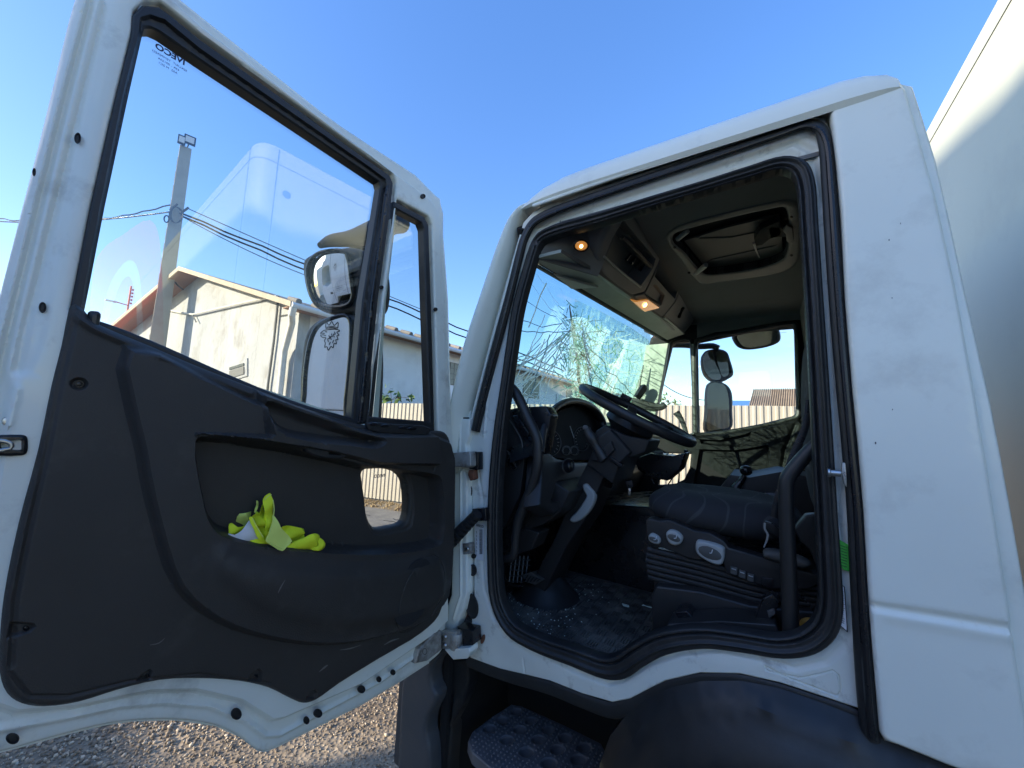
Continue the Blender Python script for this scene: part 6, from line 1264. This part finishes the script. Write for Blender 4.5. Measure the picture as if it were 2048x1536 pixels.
# ================================================================ NEIGHBOURING TRUCK (seen in the mirrors)
SY = -3.4; nb = root('white_tractor_cab', (-3.3, SY-1.2, 0), 'white truck cab with a crowned griffin emblem parked alongside, seen in the door mirrors', 'truck')
NP = Pl((0, SY, 0), (0, 1, 0))
def npv(x, z): q = np.array([x, SY, z])-NP.P; return (q@NP.u, q@NP.v)
npaint = mat('neighbour_white_paint', (.78, .78, .78), .35, var=.02, vscale=2, dirt=(.5, .5, .48), dscale=4, damt=.3, coat=.4)
cabp = [npv(*p) for p in ((-4.62, 1.15), (-4.66, 1.9), (-4.55, 2.5), (-4.40, 2.95), (-4.2, 3.15), (-3.6, 3.3), (-2.4, 3.35), (-1.75, 3.3), (-1.70, 1.30), (-3.2, 1.30), (-3.35, 1.0), (-4.55, 1.0))]
nwin = [npv(*p) for p in ((-4.42, 2.05), (-4.34, 2.75), (-4.22, 2.85), (-3.62, 2.85), (-3.50, 2.75), (-3.46, 2.0), (-3.9, 1.93))]
cside = relief('cab_side', NP, np.array(cabp), npaint, nb, holes=[np.array(nwin)], res=.05, thick=2.4, back=True, edge=.03, feats=[('line', [npv(-3.40, 1.0), npv(-3.38, 1.9), npv(-3.42, 2.9), npv(-3.42, 3.4)], -.02, .018), ('line', [npv(-2.35, 1.3), npv(-2.33, 3.3)], -.02, .018), ('line', [npv(-4.6, 1.75), npv(-1.7, 1.75)], -.012, .025), ('line', [npv(-4.6, 1.5), npv(-1.7, 1.5)], -.012, .025)])
relief('side_window', NP.off(-.03), np.array(nwin), M['glass2'], nb, res=.5, thick=.005)
for (xa, xb) in (((-3.40, 1.0), (-3.42, 3.4)), ((-2.35, 1.3), (-2.33, 3.28))):
    MB().tube([NP.w(*npv(*xa), -.006), NP.w(*npv(*xb), -.006)], .008, 5).out('door_gap', M['ink'], nb)
MB().box((-3.62, SY+.012, 1.55), (.22, .02, .10)).out('door_handle', M['gloss'], nb, bevel=.02)
MB().box((-3.2, SY-1.2, .72), (2.8, 2.3, .56)).out('lower_skirt', M['gloss'], nb, bevel=.05)
for x in (-4.2, -2.9): MB().box((x, SY+.03, .9), (.7, .06, .10)).out('step_tread', M['greyplastic'], nb, bevel=.01)
MB().prism([(-1.66, SY, 1.2), (-1.66, SY, 2.5), (1.9, SY, 2.5), (1.9, SY, 1.2)], (0, -2.5, 0)).out('trailer_box', npaint, nb, bevel=.05)
for (x, y) in ((-4.0, SY-.25), (-.8, SY-.25), (1.2, SY-.25), (-4.0, SY-2.0), (1.2, SY-2.0)):
    ty = MB().lathe([(.27, -.12), (.46, -.14), (.5, -.09), (.5, .09), (.46, .14), (.27, .12)], (x, y, .5), (0, 1, 0), 28, False).out('wheel', M['rubber'], nb)
# emblem strokes (drawn in a 10 x 16 box, beak pointing to the front of the cab)
EB = NP.off(.004); e0 = npv(EMB[0], EMB[2]); sc_ = .0215
def es(pts, w_=.006, name='emblem_line'):
    A = smooth(np.array([(e0[0]+(-x)*sc_*-1*(1), e0[1]+y*sc_) for x, y in pts]), 4, False); MB().tube([EB.w(a, b_2) for a, b_2 in A], w_, 5, nrm=EB.n, flat=.3).out(name, M['ink'], nb)
# NP.u points to -x (front of the cab is to +u)
for s_ in ([(3.6, 5), (3.2, 8), (1.8, 6.2), (0.3, 8.4), (-1.2, 6.2), (-3.2, 8), (-3.4, 5)], [(3.6, 5), (0, 5.6), (-3.4, 5)], [(3.5, 4.3), (0, 4.9), (-3.3, 4.3)],
           [(-3.2, 4), (-1, 4.2), (2.0, 3.8), (4.6, 3.2), (6.2, 1.6), (5.0, 1.8), (3.8, 1.4)], [(6.2, .6), (4.6, .8), (3.0, .4)], [(6.0, .2), (4.8, -.6), (3.0, -.6)], [(3.8, 2.4), (3.0, 2.8), (2.6, 2.2)],
           [(-3.2, 4), (-4.6, 3.2), (-3.0, 2.6), (-4.4, .8), (-3.2, .6), (-4.0, -1.6), (-2.8, -1.6), (-3.2, -4.0), (-2.0, -3.6), (-1.6, -6.2), (-.4, -5.4), (1.0, -7.6), (2.0, -5.6), (3.2, -6.0), (3.0, -3.6), (3.6, -2.4), (2.8, -.8)],
           [(-1.5, 2.8), (-2.2, 1.4), (-1.2, 1.4), (-1.8, -.4)], [(0, 1.6), (-.6, 0), (.4, 0), (-.2, -1.8)], [(1.4, .6), (.8, -1), (1.8, -1.2), (1.4, -3)], [(-1.6, -1.8), (-1.0, -3.6)], [(.2, -3), (.8, -4.6)]):
    es(s_)
nlb = relief('data_plate', NP.off(.004), np.array([npv(-2.62, 1.62), npv(-3.12, 1.62), npv(-3.12, 1.74), npv(-2.62, 1.74)]), M['label'], nb, res=.2, thick=.002, smooth_=False)
text('plate_text', 'UKRAINY BANKOT', NP.off(.006), (-2.87, SY+.006, 1.68), None, .05, M['ink'], nlb, off=0)
MB().tube([EB.w(*npv(*p)) for p in ((-2.60, 1.60), (-3.14, 1.60), (-3.14, 1.76), (-2.60, 1.76))], .004, 4, True).out('plate_border', M['ink'], nlb)

# added out-of-frame hall, gable outline shaped to cast the shadow edge on the trucks
wm3 = mat('white_render', (.78, .77, .72), .9, var=.04)
hall = root('shadow_hall', (-6.5, -16, 0), 'gabled hall added out of frame to cast the shadow edge over the parked trucks', 'hall')
HY = -12
hv_ = MB().prism([(-11.56, HY, 0), (-11.56, HY, 6.4), (-10.9, HY, 7.3), (-10.6, HY, 9.6), (-10.11, HY, 9.21), (-9.86, HY, 8.99), (-9.46, HY, 8.72), (-8.95, HY, 8.38), (-8.68, HY, 8.16), (-7.5, HY, 8.15), (-5.9, HY, 8.1), (-1.0, HY, 8.0), (-1.0, HY, 0)], (0, -.35, 0)); hv_.out('wall', wm3, hall)
MB().box((-6.2, HY-4.9, 3.0), (10.3, 9, 6.0)).out('hall_body', wm2, hall)
MB().box((-5.5, HY+.05, 2.0), (3.4, .08, 4.0)).out('roller_door', M['greyplastic'], hall)
for k in range(4): MB().box((-9.6+k*2.2, HY+.04, 5.6), (1.2, .08, .9)).out('window', M['gloss'], hall)

MB().box((-13.9, HY-1.8, 2.465), (4.6, 3.6, 4.93)).out('shadow_annex', wm3, hall)  # added unseen block, its height set to shade part of the gravel
